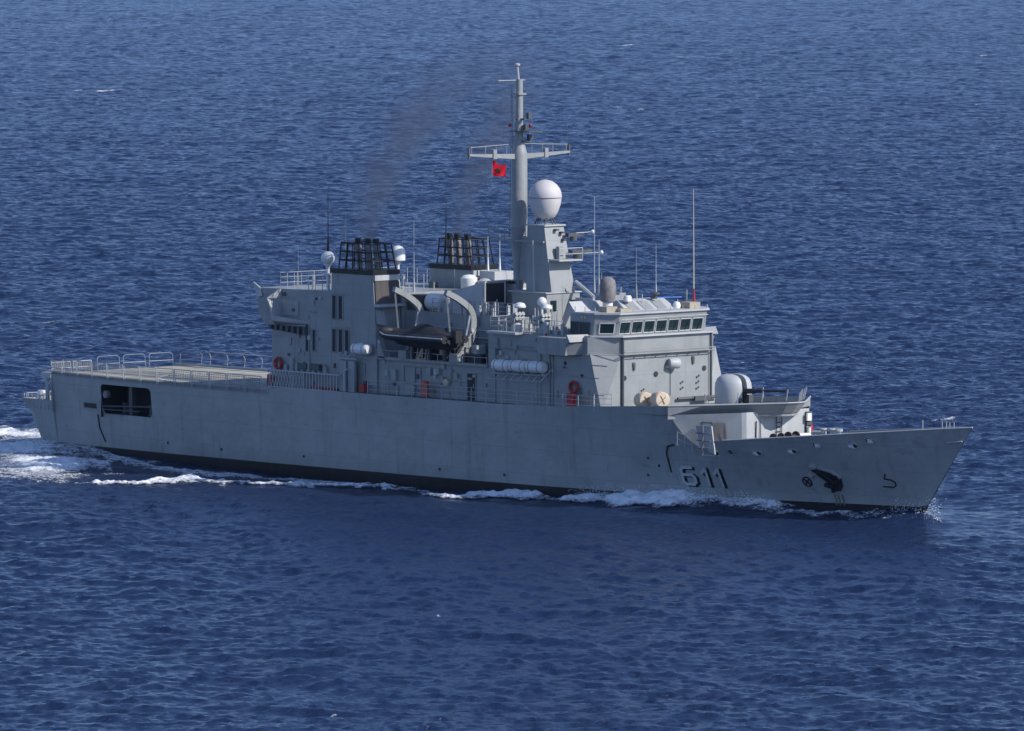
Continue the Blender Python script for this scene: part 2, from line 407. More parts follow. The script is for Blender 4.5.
# forecastle deck, main decks
def deck_strip(name, x0, x1, dz, mat, inset=.06, step=1.0, zf=None):
    g = MB(); n = max(2, int((x1 - x0) / step)); L_ = []
    for i in range(n + 1):
        x = x0 + (x1 - x0) * i / n; z = (zf(x) if zf else f_zd(x) + dz); y = max(hull_y(x, z) - inset, .01)
        L_.append((x, y, z))
    vs = [(x, -y, z) for x, y, z in L_] + [(x, y, z) for x, y, z in L_]; k = n + 1
    g.add(vs, [(i, i + 1, k + i + 1, k + i) for i in range(n)])
    return g.build(name, mat, ship)
deck_strip('forecastle_deck', 24.3, 46.2, 0, 'deck', .03, zf=lambda x: float(np.interp(x, [24, 28.3, 30, 46], [3.85, 3.9, 4.2, 5.8])))
deck_strip('main_deck', -16.55, 24.65, 0, 'deck', .02, zf=lambda x: f_zd(x) - (.0 if x < 8 else min(.6, (x - 8) * .06)) - .02)
deck_strip('quarterdeck', -48.1, -42.95, -.75, 'deck')
fd = deck_strip('flight_deck', -42.85, -16.65, .12, 'flight', -.0)
for sgn in (-1, 1):                                                    # deck-edge
    g = MB()
    pts = [(x, sgn * (f_yd(x)), 5.78) for x in np.linspace(-42.8, -16.7, 28)]
    for a, c in zip(pts[:-1], pts[1:]): g.loft([a, c, (c[0], c[1] - sgn * .12, c[2]), (a[0], a[1] - sgn * .12, a[2])], [(a[0], a[1] + sgn * .05, 6.12), (c[0], c[1] + sgn * .05, 6.12), (c[0], c[1] - sgn * .12, 6.12), (a[0], a[1] - sgn * .12, 6.12)])
    g.build('deck_coaming', 'gray', ship)
g = MB()
for a in np.linspace(0, 2 * math.pi, 49)[:-1]:
    b2 = a + 2 * math.pi / 48
    g.quad((-30 + 5 * math.cos(a), 5 * math.sin(a), 5.982), (-30 + 5 * math.cos(b2), 5 * math.sin(b2), 5.982), (-30 + 4.7 * math.cos(b2), 4.7 * math.sin(b2), 5.982), (-30 + 4.7 * math.cos(a), 4.7 * math.sin(a), 5.982))
g.quad((-42, -.12, 5.978), (-18, -.12, 5.978), (-18, .12, 5.978), (-42, .12, 5.978))
for sgn in (-1, 1): g.quad((-41.5, sgn * 5.9, 5.978), (-18, sgn * 5.9, 5.978), (-18, sgn * 6.15, 5.978), (-41.5, sgn * 6.15, 5.978))
g.build('deck_marking', 'white', fd)
# vertical face between quarterdeck and flight deck
MB().box(-42.96, -42.84, -5.95, 5.95, 3.1, 5.9).build('transom_bulkhead', 'gray', ship)

# safety-net frames, both sides of the flight deck and over the stern
def net_frame(p0, p1, out, h=1.22, rounded=False, wires=3):
    p0, p1, out = Vector(p0), Vector(p1), Vector(out)
    g = MB(); d = (p1 - p0); e = d * .04
    up = Vector((0, 0, h)) + out
    if rounded:
        q = [p0 + e, p0 + e + up * .85, p0 + e + d * .08 + up, p1 - e - d * .08 + up, p1 - e + up * .85, p1 - e]
    else:
        q = [p0 + e, p0 + e + up, p1 - e + up, p1 - e]
    g.path(q, .02 if rounded else .035)
    g.tube(p0 + e + up * .45, p1 - e + up * .45, .03)
    fr = g.build('net_frame', 'gray' if rounded else 'rail', ship)
    if rounded: return
    w = MB(); n = 9
    for i in range(1, n): w.tube(p0 + e + (d - 2 * e) * i / n, p0 + e + (d - 2 * e) * i / n + up * .97, .013, n=3)
    for i in range(1, 8): w.tube(p0 + e + up * i / 8, p1 - e + up * i / 8, .013, n=3)
    w.build('netting', 'rope', fr)
xs = np.linspace(-41.0, -17.2, 13)
for a, c in zip(xs[:-1], xs[1:]): net_frame((a, -f_yd(a) - .08, 5.86), (c, -f_yd(c) - .08, 5.86), (0, -.12, 0))
net_frame((-42.6, 6.1, 5.95), (-40.2, 6.4, 5.95), (0, .1, 0), 1.05, True)
for x in (-39.9, -37.9, -35.9, -33.9, -31.8, -29.6, -27.4, -25.2, -23, -20.8, -18.6):   # single bowed posts with one wire
    MB().path([(x, 6.9, 5.95), (x, 7.0, 6.7), (x - .15, 6.95, 7.0), (x - .5, 6.9, 7.08)], .028).build('net_post', 'gray', ship)
MB().tube((-40, 7, 7.08), (-17, 7, 7.08), .03).build('guard_wire', 'rail', ship)
MB().tube((-40, 7, 6.5), (-17, 7, 6.5), .02).build('guard_wire', 'rail', ship)
for k, (a, c) in enumerate(((-6.0, -4.0), (-3.9, -2.0), (-1.6, .7), (.9, 3.2), (3.4, 5.9))):
    net_frame((-42.9, a, 5.9), (-42.9, c, 5.9), (-.1, 0, 0), .8 if k < 2 else 1.05, k > 1)
net_frame((-42.8, -6.05, 5.9), (-41.1, -6.35, 5.9), (0, -.05, 0), 1.0)
# quarterdeck clutter at the stern
g = MB()
for y in np.linspace(-4.4, 4.4, 9): g.tube((-47.8, y, 3.0), (-47.85, y, 4.1), .035)
for x in np.linspace(-47.6, -43.6, 7): g.tube((x, -f_yd(x) + .1, 3.1), (x, -f_yd(x) + .05, 4.15), .035)
g.path([(-47.85, 4.4, 4.1), (-47.85, -4.45, 4.1)], .03); g.path([(-47.8, -4.5, 4.1), (-43.5, -5.8, 4.15)], .03)
g.build('stern_railing', 'rail', ship)
MB().lathe([(.36, 0), (.4, .1), (.4, .75), (.3, .9)], (-46.1, -4.3, 3.5), n=16).build('mooring_drum', 'white', ship, smooth=True)
g = MB(); g.box(-44.6, -43.5, -5.6, -5.0, 5.5, 5.9); g.tube((-44.2, -5.3, 3.1), (-44.2, -5.3, 5.5), .16); g.path([(-44.8, -5.5, 6.1), (-43.4, -5.7, 6.1)], .05); g.build('stern_light_post', 'light', ship)
for y in (-3.4, -2.6):
    MB().lathe([(.22, 0), (.16, .1), (.16, .5), (.25, .6)], (-46.9, y, 3.1), n=12).build('bollard', 'gray', ship)

# ------------------------------------------------------------------ superstructure
W = 5.9
hangar = MB().xz([(-17.6, 5.9), (-17.6, 10.35), (-18.6, 10.95), (-19.1, 11.6), (-19.1, 13.35), (-11.05, 13.42), (-11.05, 5.9)], -W, W).build('hangar', 'gray', ship, bevel=.03)
MB().box(-17.68, -17.58, -4.0, 4.0, 6.0, 10.2).build('hangar_door', 'gray', hangar)
MB().loft([(-19.2, -5.75, 12.7), (-19.1, -6.05, 12.7), (-18.5, -6.05, 12.75), (-18.6, -5.75, 12.75)], [(-19.55, -5.9, 13.75), (-19.4, -6.1, 13.75), (-18.8, -5.95, 13.3), (-18.9, -5.75, 13.3)]).build('corner_fairing', 'light', hangar)
# gun sponson let into the hangar side: sloped floor and upright screen
g = MB(); g.loft([(-17.2, -5.85, 10.7), (-16.6, -6.75, 11.1), (-13.3, -5.92, 11.0), (-13.3, -5.85, 10.9)], [(-17.2, -5.85, 11.0), (-16.6, -6.85, 11.5), (-13.3, -5.98, 11.15), (-13.3, -5.85, 11.15)])
sp = g.build('side_sponson', 'light', hangar)
g = MB(); g.loft([(-16.75, -6.0, 11.2), (-16.45, -6.8, 11.25), (-16.35, -6.8, 11.25), (-16.65, -6.0, 11.2)], [(-17.0, -6.1, 12.3), (-17.0, -6.95, 12.75), (-16.9, -6.95, 12.75), (-16.9, -6.1, 12.3)]); g.loft([(-17.0, -6.95, 12.7), (-16.9, -6.95, 12.7), (-16.55, -6.0, 12.7), (-16.65, -6.0, 12.7)], [(-16.6, -6.2, 13.3), (-16.5, -6.2, 13.3), (-16.5, -5.95, 13.35), (-16.6, -5.95, 13.35)])
g.build('sponson_screen', 'light', sp)
MB().box(-16.3, -14.6, -5.98, -5.88, 11.5, 12.6).build('sponson_recess', 'hull', sp)
g = MB()
for k in range(7): MB().box(-17.5 + k * .62, -17.25 + k * .62, -6.3, -5.9, 10.45 - .05 * k, 10.75).build('floodlight', 'tube', hangar)
def vent(x0, x1, z0, z1, y=-W, par=hangar):
    g = MB(); g.box(x0, x1, y - .02, y + .1, z0, z1); v = g.build('vent', 'dark', par)
    g = MB(); n = int((z1 - z0) / .16)
    for i in range(n): 
        z = z0 + (i + .5) * (z1 - z0) / n
        g.loft([(x0, y - .03, z - .03), (x1, y - .03, z - .03), (x1, y - .05, z - .03), (x0, y - .05, z - .03)], [(x0, y - .021, z + .03), (x1, y - .021, z + .03), (x1, y - .03, z + .03), (x0, y - .03, z + .03)])
    g.build('louvre_slats', 'dark', v)
    g = MB(); g.path([(x0, y - .03, z0), (x1, y - .03, z0), (x1, y - .03, z1), (x0, y - .03, z1), (x0, y - .03, z0)], .04); g.build('vent_frame', 'gray', v)
vent(-13.85, -13.5, 9.0, 11.0); vent(-13.1, -12.75, 9.05, 10.6)
funnels = []
def funnel(s):
    ya, yb = s * W, s * 3.5
    poly = [(-11.05, 6.0), (-11.05, 14.75), (-6.55, 14.75), (-6.15, 9.0), (-6.15, 6.0)]
    f = MB().xz(poly, min(ya, yb), max(ya, yb)).build('funnel', 'gray', ship, bevel=.03)
    y0, y1 = sorted((s * (W + .05), s * 3.4))
    MB().box(-11.12, -6.5, y0, y1, 14.74, 15.08).build('funnel_cap', 'black', f)
    MB().loft([(-6.54, y0 + .1, 14.35), (-6.36, y0 + .1, 14.35), (-6.36, y1 - .1, 14.35), (-6.54, y1 - .1, 14.35)], [(-6.56, y0 + .1, 14.73), (-6.36, y0 + .1, 14.73), (-6.36, y1 - .1, 14.73), (-6.56, y1 - .1, 14.73)]).build('funnel_lip', 'light', f)
    MB().loft([(-6.4, y0 + .15, 12.75), (-6.3, y0 + .15, 12.75), (-6.3, y1 - .15, 12.75), (-6.4, y1 - .15, 12.75)], [(-6.52, y0 + .15, 14.3), (-6.42, y0 + .15, 14.3), (-6.42, y1 - .15, 14.3), (-6.52, y1 - .15, 14.3)]).build('exhaust_louvre', 'louvre', f)
    MB().box(-6.4, -5.9, y0 + .05, y1 - .05, 12.5, 12.68).build('louvre_lip', 'light', f)
    # lattice cage round the pipes
    g = MB(); b0 = [(-10.4, y0 + .2), (-6.7, y0 + .2), (-6.7, y1 - .2), (-10.4, y1 - .2)]; t0 = [(-10.25, y0 + .3), (-7.1, y0 + .3), (-7.1, y1 - .3), (-10.25, y1 - .3)]
    zc = (15.1, 16.9)
    lerp = lambda a, c, t: (a[0] + (c[0] - a[0]) * t, a[1] + (c[1] - a[1]) * t)
    for lv in (.33, .66, 1.0):
        q = [(*lerp(b0[i], t0[i], lv), zc[0] + (zc[1] - zc[0]) * lv) for i in range(4)]
        g.path(q + [q[0]], .05)
    for i in range(4):
        j = (i + 1) % 4; n = 5 if i % 2 == 0 else 3
        for k in range(n):
            a = lerp(b0[i], b0[j], k / n); c = lerp(t0[i], t0[j], k / n); g.tube((*a, zc[0]), (*c, zc[1]), .05)
    g.build('cage', 'black', f)
    ym = s * 4.65
    for x, dy, r in ((-9.2, -.1, .21), (-8.15, -.1, .21), (-7.5, .1, .21)) if s < 0 else ((-9.9, -.1, .22), (-9.0, -.1, .22), (-7.9, -.1, .22)):
        p = MB().lathe([(r * .9, 0), (r * .9, .5), (r, .55), (r, 1.5), (r * 1.08, 1.55), (r * 1.08, 1.7), (r, 1.75), (r * .95, 2.25)], (x, ym + dy, 14.9), (-.12, 0, 1), 14).build('exhaust_pipe', 'soot', f, smooth=True)
        MB().lathe([(r * 1.02, 2.0), (r * 1.15, 2.05), (r * 1.15, 2.35), (r * .8, 2.36), (r * .8, 2.1)], (x, ym + dy, 14.9), (-.12, 0, 1), 14).build('pipe_tip', 'black', p)
    return f
fs_ = funnel(-1); fp_ = funnel(1)
for x in (-11.0, -10.3): vent(x + .05, x + .5, 11.45, 13.15, par=fs_)
for x in (-11.0, -10.3, -9.6): vent(x + .05, x + .5, 9.1, 10.75, par=fs_)
for z in (13.25, 10.85): MB().box(-11.15, -9.15, -5.97, -5.9, z, z + .08).build('drip_strip', 'gray', fs_)
# roof between the funnels
MB().box(-11.0, -6.15, -3.45, 3.45, 6.0, 13.4).build('uptake_casing', 'gray', ship, bevel=.03)

# boat-deck block with the sheltered side passage below
bd = MB().box(-6.12, 5.7, -5.75, 5.75, 6.2, 9.0).build('boat_deck_block', 'gray', ship)
MB().box(-6.1, 5.7, -6.05, 6.05, 8.86, 9.04).build('boat_deck', 'gray', bd)
MB().box(-6.14, 5.68, -3.2, 3.2, 9.04, 12.2).build('boat_bay_casing', 'gray', ship, bevel=.03)
# deckhouse under the bridge (lower part twisted to its chamfered top)
g = MB()
B0 = [(5.7, -5.95), (17.3, -5.95), (17.3, -4.1), (17.3, 4.1), (17.3, 5.95), (5.7, 5.95)]
B1 = [(5.7, -5.95), (16.1, -5.95), (17.3, -4.1), (17.3, 4.1), (16.1, 5.95), (5.7, 5.95)]
g.xy(B0, 6.3, 10.3, B1)
dh = g.build('deckhouse', 'gray', ship)
B2 = [(5.7, -5.96), (15.85, -5.96), (17.36, -4.12), (17.36, 4.12), (15.85, 5.96), (5.7, 5.96)]
MB().xy(B2, 10.3, 11.4).build('bridge_deck_bulwark', 'gray', dh, bevel=.02)
MB().xy([(15.6, -5.9), (17.5, -4.05), (17.5, 4.05), (15.6, 5.9)], 10.2, 10.3).build('front_ledge', 'gray', dh)
MB().xy([(13.6, -5.75), (15.95, -5.8), (17.62, -4.25), (17.62, 4.25), (15.95, 5.8), (13.6, 5.75)], 11.4, 11.52).build('sill_ledge', 'light', dh, bevel=.02)
g = MB()
for y in np.linspace(-4.1, 4.1, 9): g.path([(17.37, y, 9.95), (17.75, y, 10.22)], .03)
g.path([(17.75, -4.3, 10.24), (17.75, 4.3, 10.24)], .035); g.path([(17.8, -4.3, 10.42), (17.8, 4.3, 10.42)], .035)
g.path([(17.75, -4.3, 10.24), (15.9, -6.1, 10.24), (6, -6.02, 10.24)], .03)
g.build('front_handrail', 'rope', dh)
for y in (-4.1, 4.25): MB().tube((17.42, y, 6.7), (17.42, y, 11.4), .09).build('down_pipe', 'tube', dh)
for y, z, r in ((-3.85, 8.6, .17), (-.9, 8.75, .19), (3.7, 8.95, .18)):
    MB().lathe([(r, 0), (r, .05)], (17.3, y, z), (1, 0, 0), 14).build('porthole', 'dark', dh)
for y, z in ((-3.0, 9.35), (2.6, 9.55)): MB().loft([(17.31, y - .05, z - .25), (17.4, y - .05, z - .25), (17.4, y + .1, z - .25), (17.31, y + .1, z - .25)], [(17.31, y - .1, z + .3), (17.4, y - .1, z + .2), (17.4, y + .12, z + .2), (17.31, y + .12, z + .3)]).build('wall_fitting', 'tube', dh)
g = MB(); g.lathe([(.33, 0), (.36, .1), (.36, .75), (.3, .82)], (17.5, .15, 9.45), (.25, .95, -.03), 14); g.box(17.3, 17.6, .0, .7, 9.15, 9.3); g.build('front_floodlight', 'light', dh, smooth=True)
MB().tube((17.36, .45, 7.2), (17.36, .45, 9.2), .02).build('cable', 'tube', dh)
for y0_, zz in ((1.4, 7.55), (1.4, 7.95), (2.9, 7.5), (2.9, 7.9), (2.95, 8.3), (-2.3, 7.6)):
    MB().box(17.3, 17.36, y0_, y0_ + .12, zz, zz + .12).build('cleat', 'tube', dh); MB().box(17.3, 17.36, y0_ + .2, y0_ + .3, zz + .1, zz + .22).build('cleat', 'tube', dh)
g = MB(); g.path([(17.5, 1, 6.95), (17.5, 4.9, 6.95)], .1); g.box(17.35, 17.7, 2.5, 4.0, 6.75, 7.05); g.build('front_pipework', 'tube', dh)
# side details: door, portholes, ladder rails, cable trunks
def door(x, z, y, par, mat='dark', h=1.9, w=.8):
    d = MB().box(x, x + w, y - .03, y + .05, z, z + h).build('door', mat, par)
    MB().path([(x - .04, y - .04, z), (x - .04, y - .04, z + h), (x + w + .04, y - .04, z + h), (x + w + .04, y - .04, z)], .04).build('door_frame', 'gray', d)
    MB().tube((x + w * .8, y - .06, z + h * .5), (x + w * .8, y - .06, z + h * .6), .03).build('door_handle', 'rail', d)
door(3.35, 6.42, -5.75, bd)
for x, z in ((13.6, 9.55), (15.3, 8.75)): MB().lathe([(.14, 0), (.14, .04)], (x, -5.94, z), (0, -1, 0), 12).build('porthole', 'dark', dh)
for x in (12.05, 12.35, 6.45): MB().tube((x, -6.0, 6.5), (x, -6.0, 10.25), .05).build('cable_trunk', 'hull', dh)
g = MB()
for x in (-3.4, -2.2, -1.6): g.path([(x, -5.8, 8.5), (x, -5.8, 7.3)], .05)
g.path([(-3.4, -5.8, 8.5), (-1.0, -5.8, 8.5)], .05); g.path([(-3.4, -5.8, 7.3), (-2.2, -5.8, 7.3)], .05)
g.build('fire_main', 'hull', bd)
for x, z, w_, h_ in ((-4.6, 7.4, .5, .8), (-.8, 8.0, .4, .5), (.2, 8.1, .3, .4), (-3.1, 6.5, 1.0, .7), (2.1, 7.9, .3, .35)):
    MB().box(x, x + w_, -5.95, -5.74, z, z + h_).build('wall_locker', 'hull', bd)
MB().box(-.05, .2, -5.95, -5.74, 8.0, 8.45).build('notice_plate', 'light', bd)
g = MB(); g.lathe([(.22, 0), (.26, .06), (.26, .22), (.12, .3)], (1.25, -5.76, 7.55), (0, -1, 0), 14); g.build('vent_cowl', 'cream', bd, smooth=True)
# bridge wings
for s in (-1, 1):
    ya, yb = sorted((s * 5.9, s * 7.0))
    w = MB().xz([(11.9, 10.15), (14.7, 10.15), (14.95, 11.35), (11.9, 11.35)], ya, yb).build('bridge_wing', 'gray', ship, bevel=.02)
    yo, yi = s * 7.05, s * 5.2
    MB().loft([(14.9, yo, 11.0), (15.5, yi, 11.05), (15.7, yi, 11.15), (15.25, yo, 11.1)], [(14.85, yo, 11.55), (15.4, yi, 11.55), (15.45, yi, 11.6), (14.95, yo, 11.6)]).build('wind_deflector', 'gray', w)
    MB().loft([(14.6, s * 6.95, 10.2), (15.7, s * 5.3, 10.2), (15.4, s * 5.2, 10.2), (14.4, s * 6.8, 10.2)], [(14.96, s * 7.0, 11.0), (15.95, s * 5.4, 11.0), (15.4, s * 5.2, 11.0), (14.5, s * 6.8, 11.0)]).build('wing_front', 'gray', w)

# bridge house
p0 = [(13.4, -5.3), (15.75, -5.3), (16.85, -4.15), (16.85, 4.15), (15.75, 5.3), (13.4, 5.3)]
p1 = [(13.4, -5.3), (15.9, -5.3), (17.15, -4.15), (17.15, 4.15), (15.9, 5.3), (13.4, 5.3)]
br = MB().xy(p0, 11.5, 12.95, p1).build('bridge', 'gray', ship)
MB().xy([(13.2, -5.4), (15.95, -5.4), (17.3, -4.22), (17.3, 4.22), (15.95, 5.4), (13.2, 5.4)], 12.95, 13.07).build('bridge_roof', 'light', br)
fx = lambda z: 16.85 + .3 * (z - 11.5) / 1.45
yy = np.linspace(-4.1, 3.9, 8)
for k in range(7):
    a, c = yy[k] + .07, yy[k + 1] - .07
    z0, z1 = 11.62, 12.44
    w = MB().loft([(fx(z0) + .005, a, z0), (fx(z0) + .03, a, z0), (fx(z0) + .03, c, z0), (fx(z0) + .005, c, z0)], [(fx(z1) + .005, a, z1), (fx(z1) + .03, a, z1), (fx(z1) + .03, c, z1), (fx(z1) + .005, c, z1)]).build('window', 'glass', br)
    MB().path([(fx(z0) + .03, a, z0), (fx(z0) + .03, c, z0), (fx(z1) + .03, c, z1), (fx(z1) + .03, a, z1), (fx(z0) + .03, a, z0)], .045).build('window_frame', 'light', w)
    MB().tube((fx(z0) + .06, (a + c) / 2, z0), (fx(z1) + .06, (a + c) / 2 + .25, z1 - .2), .015).build('wiper', 'black', w)
for x0, x1 in ((13.5, 14.35), (14.42, 15.4)):
    w = MB().box(x0, x1, -5.33, -5.28, 11.56, 12.38).build('window', 'glass', br); MB().path([(x0, -5.34, 11.56), (x1, -5.34, 11.56), (x1, -5.34, 12.38), (x0, -5.34, 12.38), (x0, -5.34, 11.56)], .04).build('window_frame', 'tube', w)
def cham(t, z, o):                                                         # on the chamfer between side and front
    k = (z - 11.5) / 1.45; a = Vector((15.75 + .15 * k, -5.3, z)); b_ = Vector((16.85 + .3 * k, -4.15, z)); n = Vector((.72, -.69, 0)); return a + (b_ - a) * t + n * o
w = MB().loft([cham(.22, 11.64, .005), cham(.22, 11.64, .03), cham(.85, 11.64, .03), cham(.85, 11.64, .005)], [cham(.22, 12.36, .005), cham(.22, 12.36, .03), cham(.85, 12.36, .03), cham(.85, 12.36, .005)]).build('window', 'glass', br)
MB().path([cham(.22, 11.64, .03), cham(.85, 11.64, .03), cham(.85, 12.36, .03), cham(.22, 12.36, .03), cham(.22, 11.64, .03)], .045).build('window_frame', 'light', w)
for x in (14.55, 14.85): MB().box(x, x + .16, -5.36, -5.29, 12.62, 12.82).build('side_light', 'cream', br)
MB().path([(17.28, -4.1, 12.62), (17.28, 4.1, 12.66)], .03).build('wiper_rail', 'light', br)

# bridge roof fittings
g = MB(); g.loft([(13.6, -2.2, 13.07), (15.7, -2.2, 13.07), (15.7, 2.6, 13.07), (13.6, 2.6, 13.07)], [(13.6, -2.0, 13.75), (14.6, -2.0, 13.75), (14.6, 2.4, 13.75), (13.6, 2.4, 13.75)]); sd = g.build('sight_house', 'light', ship)
for y in (-1.7, -.4, .9): MB().loft([(15.62, y, 13.12), (15.66, y, 13.12), (15.66, y + .9, 13.12), (15.62, y + .9, 13.12)], [(14.8, y, 13.66), (14.84, y, 13.66), (14.84, y + .9, 13.66), (14.8, y + .9, 13.66)]).build('sloped_hatch', 'gray', sd)
dc = MB().lathe([(.35, 0), (.35, .6), (.3, .7)], (14.6, -2.9, 13.07), n=14).build('director_pedestal', 'white', ship)
MB().lathe([(.25, .0), (.5, .12), (.58, .6), (.58, 1.2), (.5, 1.55), (.3, 1.75), (.02, 1.8)], (14.6, -2.9, 13.62), (.03, -.03, 1), 18).build('canvas_hood', 'canvas', dc, smooth=True)
MB().lathe([(.28, 0), (.28, .3), (.2, .4)], (15.1, -1.5, 13.7), n=14).build('roof_drum', 'white', ship, smooth=True)
MB().lathe([(.16, 0), (.16, .3), (.34, .32), (.34, .42), (.1, .5)], (15.0, 1.2, 13.75), n=14).build('navigation_light', 'tube', ship)
MB().lathe([(.28, 0), (.3, .2), (.2, .42), (.02, .48)], (15.6, 2.7, 13.07), n=14).build('searchlight', 'white', ship, smooth=True)
MB().tube((14.6, 1.2, 13.8), (14.3, 4.4, 13.72), .05).build('furled_jackstaff', 'blue', ship)
MB().box(15.6, 16.6, 3.0, 4.0, 13.07, 13.5).build('roof_locker', 'tan', ship)
MB().box(15.2, 16.0, -4.3, -3.3, 13.07, 13.45).box(16.0, 16.4, -3.4, -2.2, 13.07, 13.3).build('roof_locker', 'tan', ship)
g = MB(); g.box(12.0, 13.1, -1.6, -.2, 13.2, 14.0); g.box(12.3, 12.8, -.1, .5, 13.2, 14.1); 
for y in (-1.4, -.4, .3): g.tube((12.5, y, 11.5), (12.5, y, 14.5), .05)
g.build('aerial_tuner', 'gray', ship)
MB().loft([(13.3, -5.35, 13.07), (13.9, -5.35, 13.07), (13.9, -1.2, 13.07), (13.3, -1.2, 13.07)], [(13.25, -5.35, 13.75), (13.32, -5.35, 13.75), (13.32, -1.2, 13.7), (13.25, -1.2, 13.7)]).build('roof_screen', 'light', br)
g = MB()
for x in np.linspace(13.9, 15.9, 3): MB().tube((x, -5.3, 13.07), (x, -5.3, 13.45), .03).build('roof_stanchion', 'rail', ship)
for y in np.linspace(-4.1, 4.1, 8): MB().tube((17.2, y, 13.07), (17.2, y, 13.35), .03).build('roof_stanchion', 'rail', ship)
def whip(x, y, z0, z1, mat='rail', r=.04, base=None, lean=0.0):
    w = MB().tube((x, y, z0), (x + lean, y, z1), r, r * .35).build('whip_antenna', mat, ship)
    MB().lathe([(r * 2.4, 0), (r * 2.4, .25), (r * 1.3, .9), (r, 1.0)], (x, y, z0), n=8).build('antenna_base', base or mat, w)
whip(15.96, 4.0, 13.4, 21.3, 'cream', .042, 'red', -.05)
whip(14.25, 2.0, 13.7, 17.5, 'rail', .035)
whip(11.67, -1.0, 14.1, 17.8, 'rail'); whip(11.2, -1.0, 14.1, 20.8, 'rail', .035); whip(13.0, 1.3, 13.7, 17.2, 'rope', .035); whip(12.9, -1.9, 13.2, 15.6, 'rail', .03)
whip(-6.58, -2, 13.4, 18.4, 'rail', .035); whip(-8.76, 3, 16.4, 20.5, 'black', .045); whip(-11.86, -5.5, 16.2, 20.8, 'black', .045); whip(-11.2, -4.4, 15, 18.9, 'rope', .03)
whip(-16.3, -4.5, 13.4, 16.2, 'rope', .02); whip(-2.8, -1.5, 12.2, 15.2, 'rail', .03); whip(-5.6, 4.2, 14.7, 17.2, 'white', .035); whip(-5.0, 4.8, 14.7, 17.3, 'white', .035)

# ------------------------------------------------------------------ mast
mb_ = MB().xy([(3.3, -1.55), (6.9, -1.55), (6.9, 1.6), (3.3, 1.6)], 11.4, 13.85).build('mast_house', 'gray', ship, bevel=.02)
for y in (-1.2, .75): MB().box(6.9, 6.94, y, y + .55, 12.6, 13.35).build('window', 'glass', mb_)
MB().box(3.0, 7.0, -1.7, 1.7, 13.85, 13.93).build('mast_house_roof', 'light', mb_)
mast = MB().xy([(4.3, -1.13), (6.95, -1.13), (6.95, 1.13), (4.3, 1.13)], 13.93, 18.5, [(4.2, -.92), (5.95, -.92), (5.95, .92), (4.2, .92)]).build('mast', 'gray', ship, bevel=.02)
MB().lathe([(.25, -4.0), (.42, -2.0), (.57, -.5), (.57, 5.8), (.5, 6.1), (.3, 6.9), (.27, 8.5), (.24, 11.1)], (2.35, 0, 17.6), (0, 0, 1), 20).build('mast_tube', 'gray', mast, smooth=True)
MB().xz([(2.6, 14.6), (2.0, 17.6), (4.4, 17.6), (4.4, 14.2)], -.25, .25).build('mast_bracket', 'gray', mast)
MB().tube((2.3, 0, 28.6), (2.15, 0, 29.6), .07).lathe([(.05, 0), (.2, .05), (.2, .15), (.05, .22)], (2.15, 0, 29.6), n=10).build('mast_pole', 'light', mast)
MB().xy([(.9, -1.15), (6.1, -1.15), (6.1, -1.02), (2.0, -1.02), (2.0, 1.02), (6.1, 1.02), (6.1, 1.15), (.9, 1.15)], 17.35, 17.47).build('mast_platform', 'gray', mast)
g = MB()
for x in (.95, 2.0, 3.2, 4.2): g.tube((x, -1.1, 17.45), (x, -1.1, 18.3), .03)
g.path([(.95, -1.1, 18.3), (4.2, -1.1, 18.3)], .025); g.path([(.95, -1.1, 17.9), (4.2, -1.1, 17.9)], .02); g.path([(.4, -1.1, 17.5), (.3, -1.1, 18.9)], .05); g.path([(.4, -1.1, 17.55), (1.5, -1.1, 17.55)], .06)
g.build('platform_railing', 'rope', mast)
g = MB(); g.xy([(4.1, -1.0), (6.1, -1.0), (6.1, 1.0), (4.1, 1.0)], 18.5, 18.6); g.build('mast_top_plate', 'light', mast)
g = MB()
for a in np.linspace(0, 2 * math.pi, 9)[:-1]: g.tube((5.05 + .75 * math.cos(a), .75 * math.sin(a), 18.6), (5.05 + .42 * math.cos(a + .4), .42 * math.sin(a + .4), 19.25), .05)
g.build('radome_mount', 'tube', mast)
rd = MB().lathe([(.35, -1.6), (.68, -1.45), (.9, -1.1), (1.09, -.55), (1.17, 0), (1.13, .3), (1.01, .59), (.8, .85), (.52, 1.05), (.22, 1.15), (.005, 1.18)], (5.05, 0, 20.55), n=32).build('radome', 'radome', mast, smooth=True)
MB().torus((5.05, 0, 20.47), 1.165, .03, (0, 0, 1), 32, 6).build('radome_seam', 'canvas', rd)
# yard with aerials
g = MB()
for s in (-1, 1):
    g.loft([(2.2, s * .4, 23.08), (2.5, s * .4, 23.08), (2.5, s * .4, 23.45), (2.2, s * .4, 23.45)], [(2.25, s * 4.75, 23.4), (2.45, s * 4.75, 23.4), (2.45, s * 4.75, 23.55), (2.25, s * 4.75, 23.55)])
    g.path([(2.35, s * .5, 24.15), (2.35, s * 4.6, 24.0)], .03)
    for y in (1.2, 2.2, 3.2, 4.5): g.tube((2.35, s * y, 23.4), (2.35, s * y, 24.05), .025)
yd_ = g.build('yard', 'gray', mast)
for s in (-1, 1):
    MB().box(2.28, 2.42, s * 4.75 - .07, s * 4.75 + .07, 23.2, 24.0).build('yard_aerial', 'tube', yd_)
    MB().box(2.15, 2.55, s * 2.45 - .16, s * 2.45 + .16, 23.15, 23.8).build('yard_box', 'gray', yd_)
    for y, h in ((1.5, 25.3), (3.4, 24.9), (4.6, 26.0)): MB().tube((2.35, s * y, 23.9), (2.35, s * y, h), .014).build('yard_whip', 'tube', yd_)
g = MB(); g.path([(2.3, -1.95, 28.62), (2.3, .6, 28.62)], .045); g.box(2.1, 2.7, -.35, .35, 27.6, 27.72); g.build('upper_yard', 'gray', mast)
